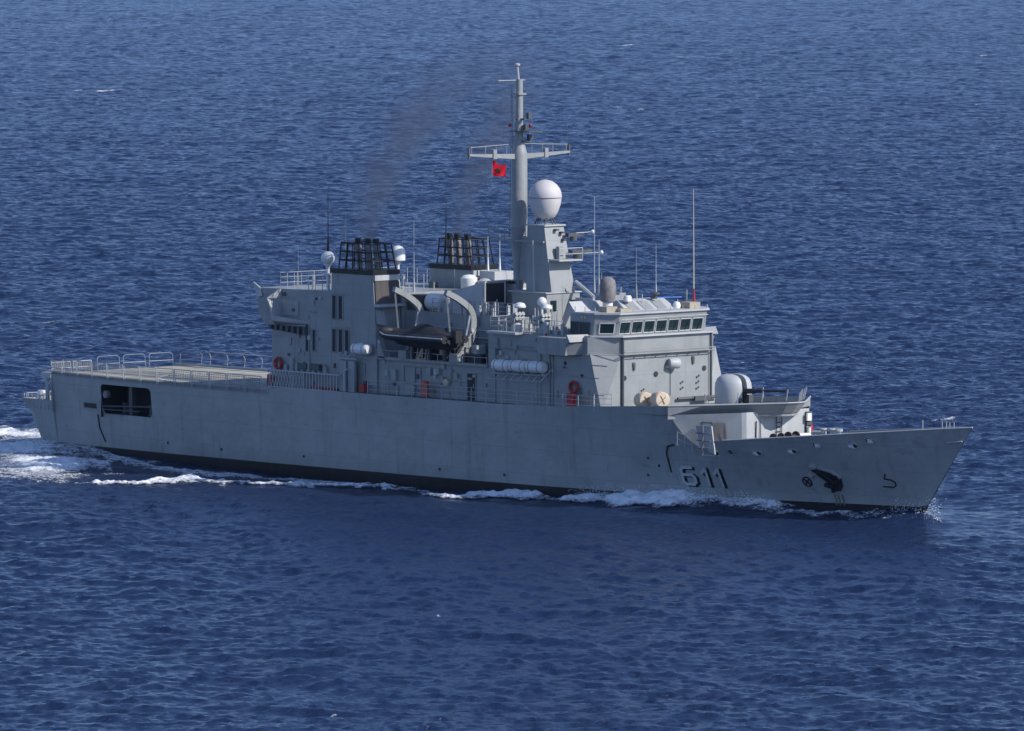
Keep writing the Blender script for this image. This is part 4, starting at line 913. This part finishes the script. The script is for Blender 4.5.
g = MB(); nx, ny = 15, 9; hp_ = np.interp(np.linspace(-3.2, 3.5, nx), [-3.2, -2.4, -1, .3, 1.2, 2.2, 3.5], [.6, .8, 1.0, 1.5, 1.3, .95, .6])
rs = random.Random(3); vs = []
for i, x in enumerate(np.linspace(-3.2, 3.5, nx)):
    for j, v in enumerate(np.linspace(-1, 1, ny)): vs.append((x, v * .95, .55 + (hp_[i] - .55) * (1 - abs(v) ** 1.8) + rs.uniform(-.05, .05)))
g.add(vs, [(i * ny + j, (i + 1) * ny + j, (i + 1) * ny + j + 1, i * ny + j + 1) for i in range(nx - 1) for j in range(ny - 1)]); g.build('cover', 'rubber', rib, smooth=True)
MB().box(3.5, 4.0, -.3, .3, .2, 1.1).build('outboard_engine', 'rubber', rib)
# life raft canisters
def canister(name, label, loc, group=None):
    o = thing(name, label, 'life raft', loc, group)
    MB().lathe([(.05, -.86), (.3, -.84), (.4, -.74), (.42, -.6), (.42, -.04), (.44, -.03), (.44, .03), (.42, .04), (.42, .6), (.4, .74), (.3, .84), (.05, .86)], (0, 0, 0), (1, 0, 0), 20).build('canister_shell', 'white', o, smooth=True)
    MB().torus((-.45, 0, 0), .425, .02, (1, 0, 0), 20, 6).torus((.45, 0, 0), .425, .02, (1, 0, 0), 20, 6).build('strap', 'tube', o)
    return o
base = canister('life_raft', 'white life raft canister at the left end of the row of three', (7.75, -6.5, 9.12), 'row of three life raft canisters')
for x, lb in ((9.5, 'white life raft canister in the middle of the row of three'), (11.25, 'white life raft canister at the right end of the row of three, nearest the bridge')):
    o = copy_tree(base); o.location = (x, -6.5, 9.12 + (x - 7.75) * .02); o['label'] = lb
o = canister('life_raft', 'single white life raft canister on the cradle beside the funnel wall', (-7.3, -6.35, 9.5))
g = MB(); g.path([(6.6, -6.5, 8.55), (12.3, -6.5, 8.62)], .05); g.path([(6.6, -6.0, 8.9), (12.6, -6.0, 8.95)], .06)
for x in np.linspace(6.9, 12.2, 8): g.tube((x, -6.05, 8.95), (x - .35, -6.75, 8.15), .04)
g.path([(6.4, -6.75, 8.15), (12.0, -6.75, 8.2)], .03); g.build('raft_rack', 'rail', ship)
g = MB()
for x in (7.2, 8.3, 9.0, 10.1, 10.8, 11.9): MB().tube((x, -5.95, 8.6), (x, -6.6, 8.72), .06).build('raft_bracket', 'light', ship)
# lifebuoys
def buoy(name, label, loc):
    o = thing(name, label, 'lifebuoy', loc, 'red lifebuoys hung on the deckhouse walls')
    MB().torus((0, 0, 0), .36, .11, (0, 1, 0), 20, 8).build('ring', 'red', o, smooth=True)
    g = MB()
    for a in (0, 1.57, 3.14, 4.71): g.torus((.36 * math.cos(a), 0, .36 * math.sin(a)), .115, .02, (-math.sin(a), 0, math.cos(a)), 10, 5)
    g.build('band', 'orange', o)
    return o
buoy('lifebuoy', 'red lifebuoy above a red box on the wall under the bridge wing', (14.6, -6.12, 7.95))
buoy('lifebuoy', 'red lifebuoy on the hangar wall at the forward end of the flight deck', (-16.75, -6.05, 8.0))
o = thing('fire_box', 'red upright box on the deck edge under the lifebuoy by the bridge', 'box', (14.8, -6.5, 6.55))
MB().box(-.3, .3, -.16, .16, 0, .95).build('box_body', 'red', o, bevel=.03); MB().box(-.32, .32, -.18, .18, .9, 1.0).build('lid', 'red', o)
# cream canvas drums on the deck before the bridge
for k, (x, y, z, lb) in enumerate(((19.75, -4.35, 7.25, 'cream canvas covered drum, the left one of the pair before the bridge front'), (21.35, -4.35, 7.36, 'cream canvas covered drum, the right one of the pair, nearer the gun'))):
    o = thing('canvas_drum', lb, 'drum', (x, y, z), 'pair of cream canvas drums')
    MB().lathe([(.4, -.62), (.52, -.55), (.57, -.3), (.58, .2), (.55, .5), (.47, .58), (.02, .6)], (0, 0, 0), (.92, -.38, .05), 22).build('drum_body', 'cream', o, smooth=True)
    ax = Vector((.92, -.38, .05)).normalized(); a = ax.orthogonal().normalized(); b_ = ax.cross(a); cc = ax * .62
    g = MB(); g.tube(cc + a * .1 + b_ * .3, cc - a * .1 - b_ * .3, .025); g.tube(cc + a * .32, cc - a * .32, .02); g.build('lashing', 'olive', o)
    MB().box(-.5, .5, -.5, .5, -.75, -.5).build('cradle', 'dark', o)
# ensign at the yard
fl = thing('flag', 'small tattered red flag with a dark green star below the starboard yardarm', 'flag', (2.35, -2.35, 22.55))
g = MB(); nx, nz = 12, 8; vs = []
def fpt(u, v, off=0):                                                       # hoist at u=0 (starboard), fly drooping
    x = -.12 + u * .68 + .07 * math.sin(9 * u + 3 * v); y = -.15 + .74 * u + .05 * math.sin(7 * u + 2); z = .45 - v * .95 * (1 - .15 * u) - .35 * u + .07 * math.sin(8 * u + 2 * v)
    return Vector((x, y, z)) + Vector((.73, -.67, .1)) * off
for i in range(nx + 1):
    for j in range(nz + 1): vs.append(fpt(i / nx, j / nz))
g.add(vs, [(i * (nz + 1) + j, (i + 1) * (nz + 1) + j, (i + 1) * (nz + 1) + j + 1, i * (nz + 1) + j + 1) for i in range(nx) for j in range(nz)])
g.build('flag_cloth', 'flag', fl, smooth=True)
g = MB(); st = [(.5 + .17 * math.sin(4 * math.pi * k / 5), .5 - .22 * math.cos(4 * math.pi * k / 5)) for k in range(6)]
for s in (.015, -.015):
    for a, c in zip(st[:-1], st[1:]):
        q = [fpt(a[0] + (c[0] - a[0]) * i / 6, a[1] + (c[1] - a[1]) * i / 6, s) for i in range(7)]; g.path(q, .02, 4)
g.build('star', 'green', fl)
MB().path([(-.12, -.15, -.6), (-.05, -.13, 1.1), (0, -.1, 1.2)], .012).build('halyard', 'rope', fl)

# ================================================================== sea
def spectrum(N, Lx, wind, V, seed, hs, lmin, spread=4):
    rng = np.random.default_rng(seed); k1 = np.fft.fftfreq(N, Lx / N) * 2 * np.pi
    kx, ky = np.meshgrid(k1, k1, indexing='ij'); k = np.hypot(kx, ky); k[0, 0] = 1
    Lp = V * V / 9.81; c = (kx * math.cos(wind) + ky * math.sin(wind)) / k
    Pk = np.exp(-1 / (k * Lp) ** 2) / k ** 4 * (np.abs(c) ** spread * .92 + .08) * np.where(c < 0, .25, 1) * np.exp(-(k * lmin) ** 2); Pk[0, 0] = 0
    h = np.sqrt(Pk) * (rng.normal(size=k.shape) + 1j * rng.normal(size=k.shape))
    H = np.real(np.fft.ifft2(h)); sc = hs / 4 / H.std()
    Dx = np.real(np.fft.ifft2(1j * kx / k * h)); Dy = np.real(np.fft.ifft2(1j * ky / k * h))
    return (H * sc).astype(np.float32), (Dx * sc).astype(np.float32), (Dy * sc).astype(np.float32)
SPECS = [(330.0, R(-62), spectrum(1024, 330.0, R(-62), 2.5, 5, .265, .11)), (61.0, R(-30), spectrum(512, 61.0, R(-30), 1.4, 11, .15, .05)), (411.0, R(-100), spectrum(512, 411.0, R(-100), 4.6, 17, .40, 1.2))]
def samp(A, L_, x, y):
    N = A.shape[0]; u = (x / L_ * N) % N; v = (y / L_ * N) % N; i = u.astype(np.int64) % N; j = v.astype(np.int64) % N; fu = (u - np.floor(u)).astype(np.float32); fv = (v - np.floor(v)).astype(np.float32); i1 = (i + 1) % N; j1 = (j + 1) % N
    return A[i, j] * (1 - fu) * (1 - fv) + A[i1, j] * fu * (1 - fv) + A[i, j1] * (1 - fu) * fv + A[i1, j1] * fu * fv
HX = np.linspace(-48, 42.2, 200); HY = np.array([f_yw(x) for x in HX])
def hull_dist(x, y):                                                       # distance outside the waterline (starboard and port)
    yw = np.interp(x, HX, HY, left=0, right=0); d = np.abs(y) - yw
    ex = np.maximum(np.maximum(x - 42.0, -46 - x), 0)
    return np.where(ex > 0, np.hypot(ex, np.maximum(d, 0)), d)
BW = tab([(-48, .5), (-44, .75), (-38, .6), (-32, .35), (-26, .1), (-12, .0), (2, .12), (8, .5), (13, .35), (17, .75), (22, 1.0), (27, 1.05), (31, .9), (33.5, .72), (36, .72), (39.5, .95), (41, 1.1), (43, .7), (46, 0)])
BWX = np.linspace(-60, 60, 400); BWZ = np.array([BW(x) for x in BWX])
def water(x, y):
    z = np.zeros_like(x); dx = np.zeros_like(x); dy = np.zeros_like(x)
    d = hull_dist(x, y); near = np.clip((d - 1) / 18, 0, 1).astype(np.float32); calm = .35 + .65 * near
    for k, (L_, wd, (H, Dx, Dy)) in enumerate(SPECS):
        z += samp(H, L_, x, y); dx += samp(Dx, L_, x, y); dy += samp(Dy, L_, x, y)
    ch = .85 * near
    z = z * calm
    z += np.interp(x, BWX, BWZ) * np.exp(-np.maximum(d, 0) / 2.2) * (np.abs(x) < 48)
    # smooth divergent wave thrown off the bow
    return x + dx * ch, y + dy * ch, z

fd_ = math.atan2(fw.y, fw.x)
def grid_mesh(name, X, Y, mat, extra=None):
    n, m = X.shape; vx, vy, vz_ = water(X.ravel(), Y.ravel())
    r_ = np.hypot(X.ravel() - CAMLOC.x, Y.ravel() - CAMLOC.y); fade = np.clip((6000 - r_) / 3000, 0, 1)
    an = np.abs((np.arctan2(Y.ravel() - CAMLOC.y, X.ravel() - CAMLOC.x) - fd_ + math.pi) % (2 * math.pi) - math.pi); fade = fade * np.clip((R(8.9) - an) / R(1.2), 0, 1)
    co = np.empty((n * m, 3), np.float32); co[:, 0] = X.ravel() + (vx - X.ravel()) * fade; co[:, 1] = Y.ravel() + (vy - Y.ravel()) * fade; co[:, 2] = vz_ * fade
    i = (np.arange(n - 1)[:, None] * m + np.arange(m - 1)[None, :]).ravel()
    q = np.stack([i, i + m, i + m + 1, i + 1], 1).astype(np.int32)
    me = bpy.data.meshes.new(name); me.vertices.add(n * m); me.vertices.foreach_set('co', co.ravel()); me.loops.add(q.size); me.loops.foreach_set('vertex_index', q.ravel()); me.polygons.add(len(q)); me.polygons.foreach_set('loop_start', np.arange(0, q.size, 4, dtype=np.int32)); me.polygons.foreach_set('loop_total', np.full(len(q), 4, np.int32)); me.polygons.foreach_set('use_smooth', np.ones(len(q), bool)); me.update(calc_edges=True); me.validate()
    me.materials.append(mat); o = bpy.data.objects.new(name, me); C.objects.link(o); return o

m, nt, b = new_mat('sea_water'); N, Lk = nt.nodes, nt.links
b.inputs['Base Color'].default_value = (0.011, 0.024, 0.068, 1); b.inputs['Roughness'].default_value = 0.21; b.inputs['IOR'].default_value = 1.33
geo = N.new('ShaderNodeNewGeometry')
def wnoise(scale, stretch, rot, det):
    mp = N.new('ShaderNodeMapping'); mp.inputs['Rotation'].default_value = (0, 0, rot); mp.inputs['Scale'].default_value = (1, stretch, 1); Lk.new(geo.outputs['Position'], mp.inputs['Vector'])
    n_ = N.new('ShaderNodeTexNoise'); n_.inputs['Scale'].default_value = scale; n_.inputs['Detail'].default_value = det; n_.inputs['Roughness'].default_value = .6; Lk.new(mp.outputs[0], n_.inputs['Vector']); return n_
na = wnoise(1.5, .55, R(62), 6); nb = wnoise(5.0, .7, R(40), 3)
ad = N.new('ShaderNodeMath'); ad.operation = 'MULTIPLY_ADD'; Lk.new(nb.outputs['Fac'], ad.inputs[0]); ad.inputs[1].default_value = .25; Lk.new(na.outputs['Fac'], ad.inputs[2])
bp = N.new('ShaderNodeBump'); bp.inputs['Strength'].default_value = .9; bp.inputs['Distance'].default_value = .36
wp = wnoise(.012, .5, R(40), 3); wm = N.new('ShaderNodeMapRange'); wm.inputs['From Min'].default_value = .35; wm.inputs['From Max'].default_value = .65; wm.inputs['To Min'].default_value = .65; wm.inputs['To Max'].default_value = 1.25; Lk.new(wp.outputs['Fac'], wm.inputs['Value']); Lk.new(wm.outputs[0], bp.inputs['Strength'])
Lk.new(ad.outputs[0], bp.inputs['Height']); Lk.new(bp.outputs[0], b.inputs['Normal'])
M['sea'] = m
# radial sheet about the point below the camera: fine where waves can be told apart, coarse out to the horizon
rr = [2.0]
while rr[-1] < 45000:
    r_ = rr[-1]
    if r_ < 250: st_ = max(2, min(20, (250 - r_) * .3))
    elif r_ < 620: st_ = .3
    elif r_ < 2600: st_ = .3 + (r_ - 620) * .0007
    else: st_ = (r_ - 2600) * .06 + 1.7
    rr.append(r_ + st_)
rr = np.array(rr)
th = np.concatenate([np.linspace(-math.pi, R(-9), 60)[:-1], np.linspace(R(-9), R(9), 680)[:-1], np.linspace(R(9), math.pi, 60)]) + fd_
TT, RR = np.meshgrid(th, rr, indexing='ij')
sea = grid_mesh('sea', CAMLOC.x + RR * np.cos(TT), CAMLOC.y + RR * np.sin(TT), M['sea']); sea['kind'] = 'structure'

# ------------------------------------------------------------------ foam: own lacy sheet riding on the water
m, nt, b = new_mat('sea_foam'); N, Lk = nt.nodes, nt.links
b.inputs['Base Color'].default_value = (.8, .83, .86, 1); b.inputs['Roughness'].default_value = .8
at = N.new('ShaderNodeAttribute'); at.attribute_name = 'foam'
geo = N.new('ShaderNodeNewGeometry'); n1 = N.new('ShaderNodeTexNoise'); n1.inputs['Scale'].default_value = 1.6; n1.inputs['Detail'].default_value = 9; n1.inputs['Roughness'].default_value = .68; Lk.new(geo.outputs['Position'], n1.inputs['Vector'])
sm = N.new('ShaderNodeMath'); sm.operation = 'ADD'; Lk.new(at.outputs['Fac'], sm.inputs[0]); Lk.new(n1.outputs['Fac'], sm.inputs[1])
mr = N.new('ShaderNodeMapRange'); n2 = N.new('ShaderNodeTexNoise'); n2.inputs['Scale'].default_value = 5.5; n2.inputs['Detail'].default_value = 5; Lk.new(geo.outputs['Position'], n2.inputs['Vector'])
sm2 = N.new('ShaderNodeMath'); sm2.operation = 'MULTIPLY_ADD'; Lk.new(n2.outputs['Fac'], sm2.inputs[0]); sm2.inputs[1].default_value = .9; Lk.new(sm.outputs[0], sm2.inputs[2])
mr.inputs['From Min'].default_value = 1.34; mr.inputs['From Max'].default_value = 1.82; Lk.new(sm2.outputs[0], mr.inputs['Value'])
tr = N.new('ShaderNodeBsdfTransparent'); mxs = N.new('ShaderNodeMixShader'); Lk.new(mr.outputs[0], mxs.inputs[0]); Lk.new(tr.outputs[0], mxs.inputs[1]); Lk.new(b.outputs[0], mxs.inputs[2]); Lk.new(mxs.outputs[0], N['Material Output'].inputs['Surface'])
M['foam'] = m
def vnoise(x, y, seed):                                                     # value noise for lumps
    rng = np.random.default_rng(seed); A = rng.random((256, 256)).astype(np.float32); return samp(A, 256.0, x, y)
RIB = [  # polyline in the water plane, half-width, strength
    ([(31.5, -3.5), (29, -4.3), (26, -5.0), (23, -5.7), (20, -6.4), (17, -7.0), (16.0, -7.3)], 1.45, .9), ([(24.0, -5.3), (22, -5.9), (19.5, -6.6)], 2.0, 1.3),
    ([(43.2, .3), (41.5, -.9), (39, -1.7), (36.5, -2.6), (33, -3.8), (31, -4.2)], .9, .6),
    ([(15, -7.4), (13, -7.3), (11.5, -7.3)], .6, .5), ([(11.8, -7.2), (9, -7.8), (7.5, -8.9)], 1.5, .95),
    ([(8.0, -8.8), (7.9, -10.8), (6, -10.6), (3, -9.3), (.6, -8.4), (-3, -7.5), (-4.7, -8.1)], .8, .8),
    ([(-4.8, -8.2), (-7, -8.4), (-7.4, -9.6), (-8.7, -10.2), (-8.9, -12.4), (-11, -13.6), (-13.2, -14.0)], .85, .8),
    ([(-12.7, -14.3), (-16.9, -14.4), (-17.6, -17), (-18.8, -19.5), (-20.5, -20.2)], 1.15, .85),
    ([(-6, -7.6), (-12, -9.2), (-20, -10.6), (-26, -9.9), (-34, -7.6), (-41, -5.8)], 1.8, .62),
    ([(-28, -19.5), (-34, -13), (-42, -8.5), (-50, -6)], 5.0, .84), ([(-27, -20), (-31, -17.5), (-36, -12.5)], 1.8, .85), ([(-29, -22), (-26.6, -20.2), (-26.6, -17)], 1.0, .8), ([(-38, -9.2), (-31, -11), (-25, -14.5)], 1.0, .7),
    ([(-47.5, -3), (-56, 1.5), (-71, 4)], 4.5, .82), ([(-39, -8), (-45, -6.2), (-50, -4.5)], 2.2, .7), ([(43.5, .5), (42.6, .4), (41.8, -.5)], .7, .7), ([(42.8, 1), (40, 2.4), (36, 4)], 1.2, .6),
]
def seg_mask(x, y, pts, w):
    best = np.full(x.shape, 1e9, np.float32)
    for (ax, ay), (bx, by_) in zip(pts[:-1], pts[1:]):
        dx_, dy_ = bx - ax, by_ - ay; t = np.clip(((x - ax) * dx_ + (y - ay) * dy_) / (dx_ * dx_ + dy_ * dy_), 0, 1); best = np.minimum(best, np.hypot(x - ax - t * dx_, y - ay - t * dy_))
    return np.clip(1.25 - best / w, 0, 1)
def foam_sheet(name, x0, x1, y0, y1, step, ribs, lump=.22, wob=1.0, brk=False):
    X, Y = np.meshgrid(np.arange(x0, x1, step), np.arange(y0, y1, step), indexing='ij'); X = X.astype(np.float64); Y = Y.astype(np.float64)
    wx = X + wob * (vnoise(X * .9, Y * .9, 1) - .5) * 1.6 + wob * (vnoise(X * 2.7, Y * 2.7, 3) - .5) * .6; wy = Y + wob * (vnoise(X * .9 + 40, Y * .9, 2) - .5) * 1.6 + wob * (vnoise(X * 2.7, Y * 2.7 + 9, 4) - .5) * .6
    mk = np.zeros(X.shape, np.float32)
    for pts, w_, s_ in ribs: mk = np.maximum(mk, np.minimum(seg_mask(wx, wy, pts, w_), 1) * s_)
    if brk: mk *= np.clip(.5 + 1.0 * vnoise(X * .22 + 7, Y * .22, 12), 0, 1.05)
    mk *= (hull_dist(X, Y) > -.6)
    vx, vy, vz_ = water(X.ravel(), Y.ravel())
    n, m_ = X.shape; fl_ = mk.ravel()
    lp = (vnoise(X * 2.1, Y * 2.1, 6) * .6 + vnoise(X * 5.3, Y * 5.3, 8) * .4).ravel()
    co = np.stack([vx, vy, vz_ + .035 + lump * np.clip(fl_ - .35, 0, 1) * (lp * 2.0)], 1)
    i = (np.arange(n - 1)[:, None] * m_ + np.arange(m_ - 1)[None, :]).ravel(); q = np.stack([i, i + m_, i + m_ + 1, i + 1], 1); keep = fl_[q].max(1) > .12; q = q[keep]
    used, inv = np.unique(q, return_inverse=True); q = inv.reshape(-1, 4)
    me = bpy.data.meshes.new(name); me.from_pydata(co[used].tolist(), [], q.tolist()); me.update()
    a_ = me.attributes.new('foam', 'FLOAT', 'POINT'); a_.data.foreach_set('value', fl_[used].astype(np.float32))
    me.polygons.foreach_set('use_smooth', [True] * len(me.polygons)); me.materials.append(M['foam'])
    o = bpy.data.objects.new(name, me); C.objects.link(o); o['kind'] = 'stuff'; return o
foam_sheet('foam', -72, 46, -28, 10, .15, RIB, .34, 1.0, True)
# distant whitecaps
for k, (x, y, w_) in enumerate([(-701.6, 533.2, 2.2), (-162.5, 88.8, .9), (-77.7, 99.6, 1.3), (-19.3, 64.9, .9), (-569.9, 543.8, 1.2), (66, -64.1, .35), (-887.8, 844.3, 1.4), (-555.7, 536.1, .9), (-909.3, 922.7, 1.0), (-709.8, 533.2, .9), (-802.6, 780.3, 1.2), (-763, 836.4, .9), (97.6, -99.8, .25), (-533.8, 599.4, .9)]):
    tx, ty = math.cos(YAW), math.sin(YAW)
    foam_sheet('whitecap_foam', x - 7, x + 7, y - 7, y + 7, .22, [([(x - tx * .5 * w_, y - ty * .5 * w_), (x, y + .2), (x + tx * .5 * w_, y + ty * .5 * w_)], w_ * .7, .7)], .25, .5)

# spray droplets at the stem and along the bow wave
rs = random.Random(21); g = MB()
def drop(p, r):
    v = [Vector(p) + Vector((rs.uniform(-1, 1), rs.uniform(-1, 1), rs.uniform(-1, 1))).normalized() * r for _ in range(4)]; g.add(v, [(0, 1, 2), (0, 1, 3), (0, 2, 3), (1, 2, 3)])
for i in range(1600):
    t = rs.random(); h = rs.random() ** 2.2 * 1.9 * (1 - .6 * abs(t - .35)); x = 43.4 - 3.2 * t + rs.gauss(0, .35); drop((x, -hull_y(min(x, 43), .5) - abs(rs.gauss(0, .45)) + .5 * (1 - t), .2 + h), rs.uniform(.012, .05))
for i in range(2600):
    x = rs.uniform(15.5, 31); e = BW(x); drop((x, -hull_y(x, .5) - abs(rs.gauss(.5, .6)), e + rs.random() ** 2.5 * .7), rs.uniform(.012, .05))
sp_ = g.build('spray', paint('spray_white', (.78, .8, .82), .8, .02)); sp_['kind'] = 'stuff'

# ------------------------------------------------------------------ thin exhaust smoke above the funnels
def smoke_mat(name, pts):
    m = bpy.data.materials.new(name); m.use_nodes = True; nt = m.node_tree; nt.nodes.clear(); N, Lk = nt.nodes, nt.links
    def op(kind, a, b_=None, c=None):
        n_ = N.new('ShaderNodeMath'); n_.operation = kind
        for i, v in enumerate((a, b_, c)):
            if v is None: continue
            if isinstance(v, (int, float)): n_.inputs[i].default_value = v
            else: Lk.new(v, n_.inputs[i])
        return n_.outputs[0]
    o_ = N.new('ShaderNodeOutputMaterial'); pv = N.new('ShaderNodeVolumePrincipled'); Lk.new(pv.outputs[0], o_.inputs['Volume'])
    pv.inputs['Color'].default_value = (.20, .235, .32, 1); pv.inputs['Anisotropy'].default_value = .2
    geo = N.new('ShaderNodeNewGeometry'); sp = N.new('ShaderNodeSeparateXYZ'); Lk.new(geo.outputs['Position'], sp.inputs[0])
    t = op('DIVIDE', op('SUBTRACT', sp.outputs['Z'], 17.0), 16.0)
    cr = N.new('ShaderNodeValToRGB'); Lk.new(t, cr.inputs[0]); el = cr.color_ramp.elements
    while len(el) < len(pts): el.new(.5)
    for e, (x, y, z, r_) in zip(el, pts): e.position = (z - 17) / 16; e.color = ((x + 16) / 12, (y + 6) / 22, r_ / 6, 1)
    for e, (x, y, z, r_) in zip(sorted(el, key=lambda q: q.position), pts): e.color = ((x + 16) / 12, (y + 6) / 22, r_ / 6, 1)
    sc = N.new('ShaderNodeSeparateColor'); Lk.new(cr.outputs[0], sc.inputs[0])
    dx = op('SUBTRACT', sp.outputs['X'], op('MULTIPLY_ADD', sc.outputs[0], 12, -16.0)); dy = op('SUBTRACT', sp.outputs['Y'], op('MULTIPLY_ADD', sc.outputs[1], 22, -6.0))
    d = op('DIVIDE', op('SQRT', op('ADD', op('MULTIPLY', dx, dx), op('MULTIPLY', dy, dy))), op('MULTIPLY', sc.outputs[2], 6.0))
    n1 = N.new('ShaderNodeTexNoise'); n1.inputs['Scale'].default_value = .38; n1.inputs['Detail'].default_value = 4; Lk.new(geo.outputs['Position'], n1.inputs['Vector'])
    n2 = op('MULTIPLY_ADD', n1.outputs['Fac'], 1.6, -.8)
    fall = N.new('ShaderNodeMapRange'); fall.interpolation_type = 'SMOOTHSTEP'; fall.inputs['From Min'].default_value = 1.0; fall.inputs['From Max'].default_value = .0; Lk.new(op('ADD', d, n2), fall.inputs['Value'])
    edge = N.new('ShaderNodeMapRange'); edge.interpolation_type = 'SMOOTHSTEP'; edge.inputs['From Min'].default_value = 1.3; edge.inputs['From Max'].default_value = .7; Lk.new(d, edge.inputs['Value'])
    thin = N.new('ShaderNodeMapRange'); thin.inputs['From Min'].default_value = 0; thin.inputs['From Max'].default_value = .9; thin.inputs['To Min'].default_value = .62; thin.inputs['To Max'].default_value = .0; Lk.new(t, thin.inputs['Value'])
    Lk.new(op('MULTIPLY', op('MULTIPLY', fall.outputs[0], edge.outputs[0]), thin.outputs[0]), pv.inputs['Density'])
    return m
def plume(pts):
    g = MB(); n = 14; vs = []
    for x, y, z, r_ in pts:
        for i in range(n): a = 2 * math.pi * i / n; vs.append((x + 1.35 * r_ * math.cos(a), y + 1.35 * r_ * math.sin(a), z))
    k = len(pts); g.add(vs, [(j * n + i, j * n + (i + 1) % n, (j + 1) * n + (i + 1) % n, (j + 1) * n + i) for j in range(k - 1) for i in range(n)] + [tuple(range(n))[::-1], tuple(range((k - 1) * n, k * n))])
    o = g.build('smoke', smoke_mat('exhaust_smoke', pts)); o['kind'] = 'stuff'
plume([(-8.3, -4.6, 17.2, .8), (-8.6, -4.4, 18.4, 1.2), (-9.0, -3.8, 20, 1.8), (-9.6, -1.8, 22.5, 2.6), (-10.3, 1.8, 25.5, 3.3), (-11, 5.5, 28.2, 3.9), (-12, 9.5, 31.4, 4.4)])
plume([(-9.0, 4.6, 17.2, .8), (-9.2, 5.0, 18.6, 1.2), (-9.6, 6.2, 21, 1.9), (-10.2, 8.6, 24, 2.6), (-11, 11.5, 27, 3.2), (-12, 14, 31.4, 3.8)])

# ------------------------------------------------------------------ sea haze
m = bpy.data.materials.new('sea_haze'); m.use_nodes = True; nt = m.node_tree; nt.nodes.clear()
o_ = nt.nodes.new('ShaderNodeOutputMaterial'); pv = nt.nodes.new('ShaderNodeVolumePrincipled'); nt.links.new(pv.outputs[0], o_.inputs['Volume'])
pv.inputs['Color'].default_value = (.45, .62, 1.0, 1); pv.inputs['Density'].default_value = .000015; pv.inputs['Anisotropy'].default_value = .1
M['haze'] = m
hz = MB().box(-50000, 50000, -50000, 50000, -3, 56).build('haze', 'haze'); hz['kind'] = 'stuff'
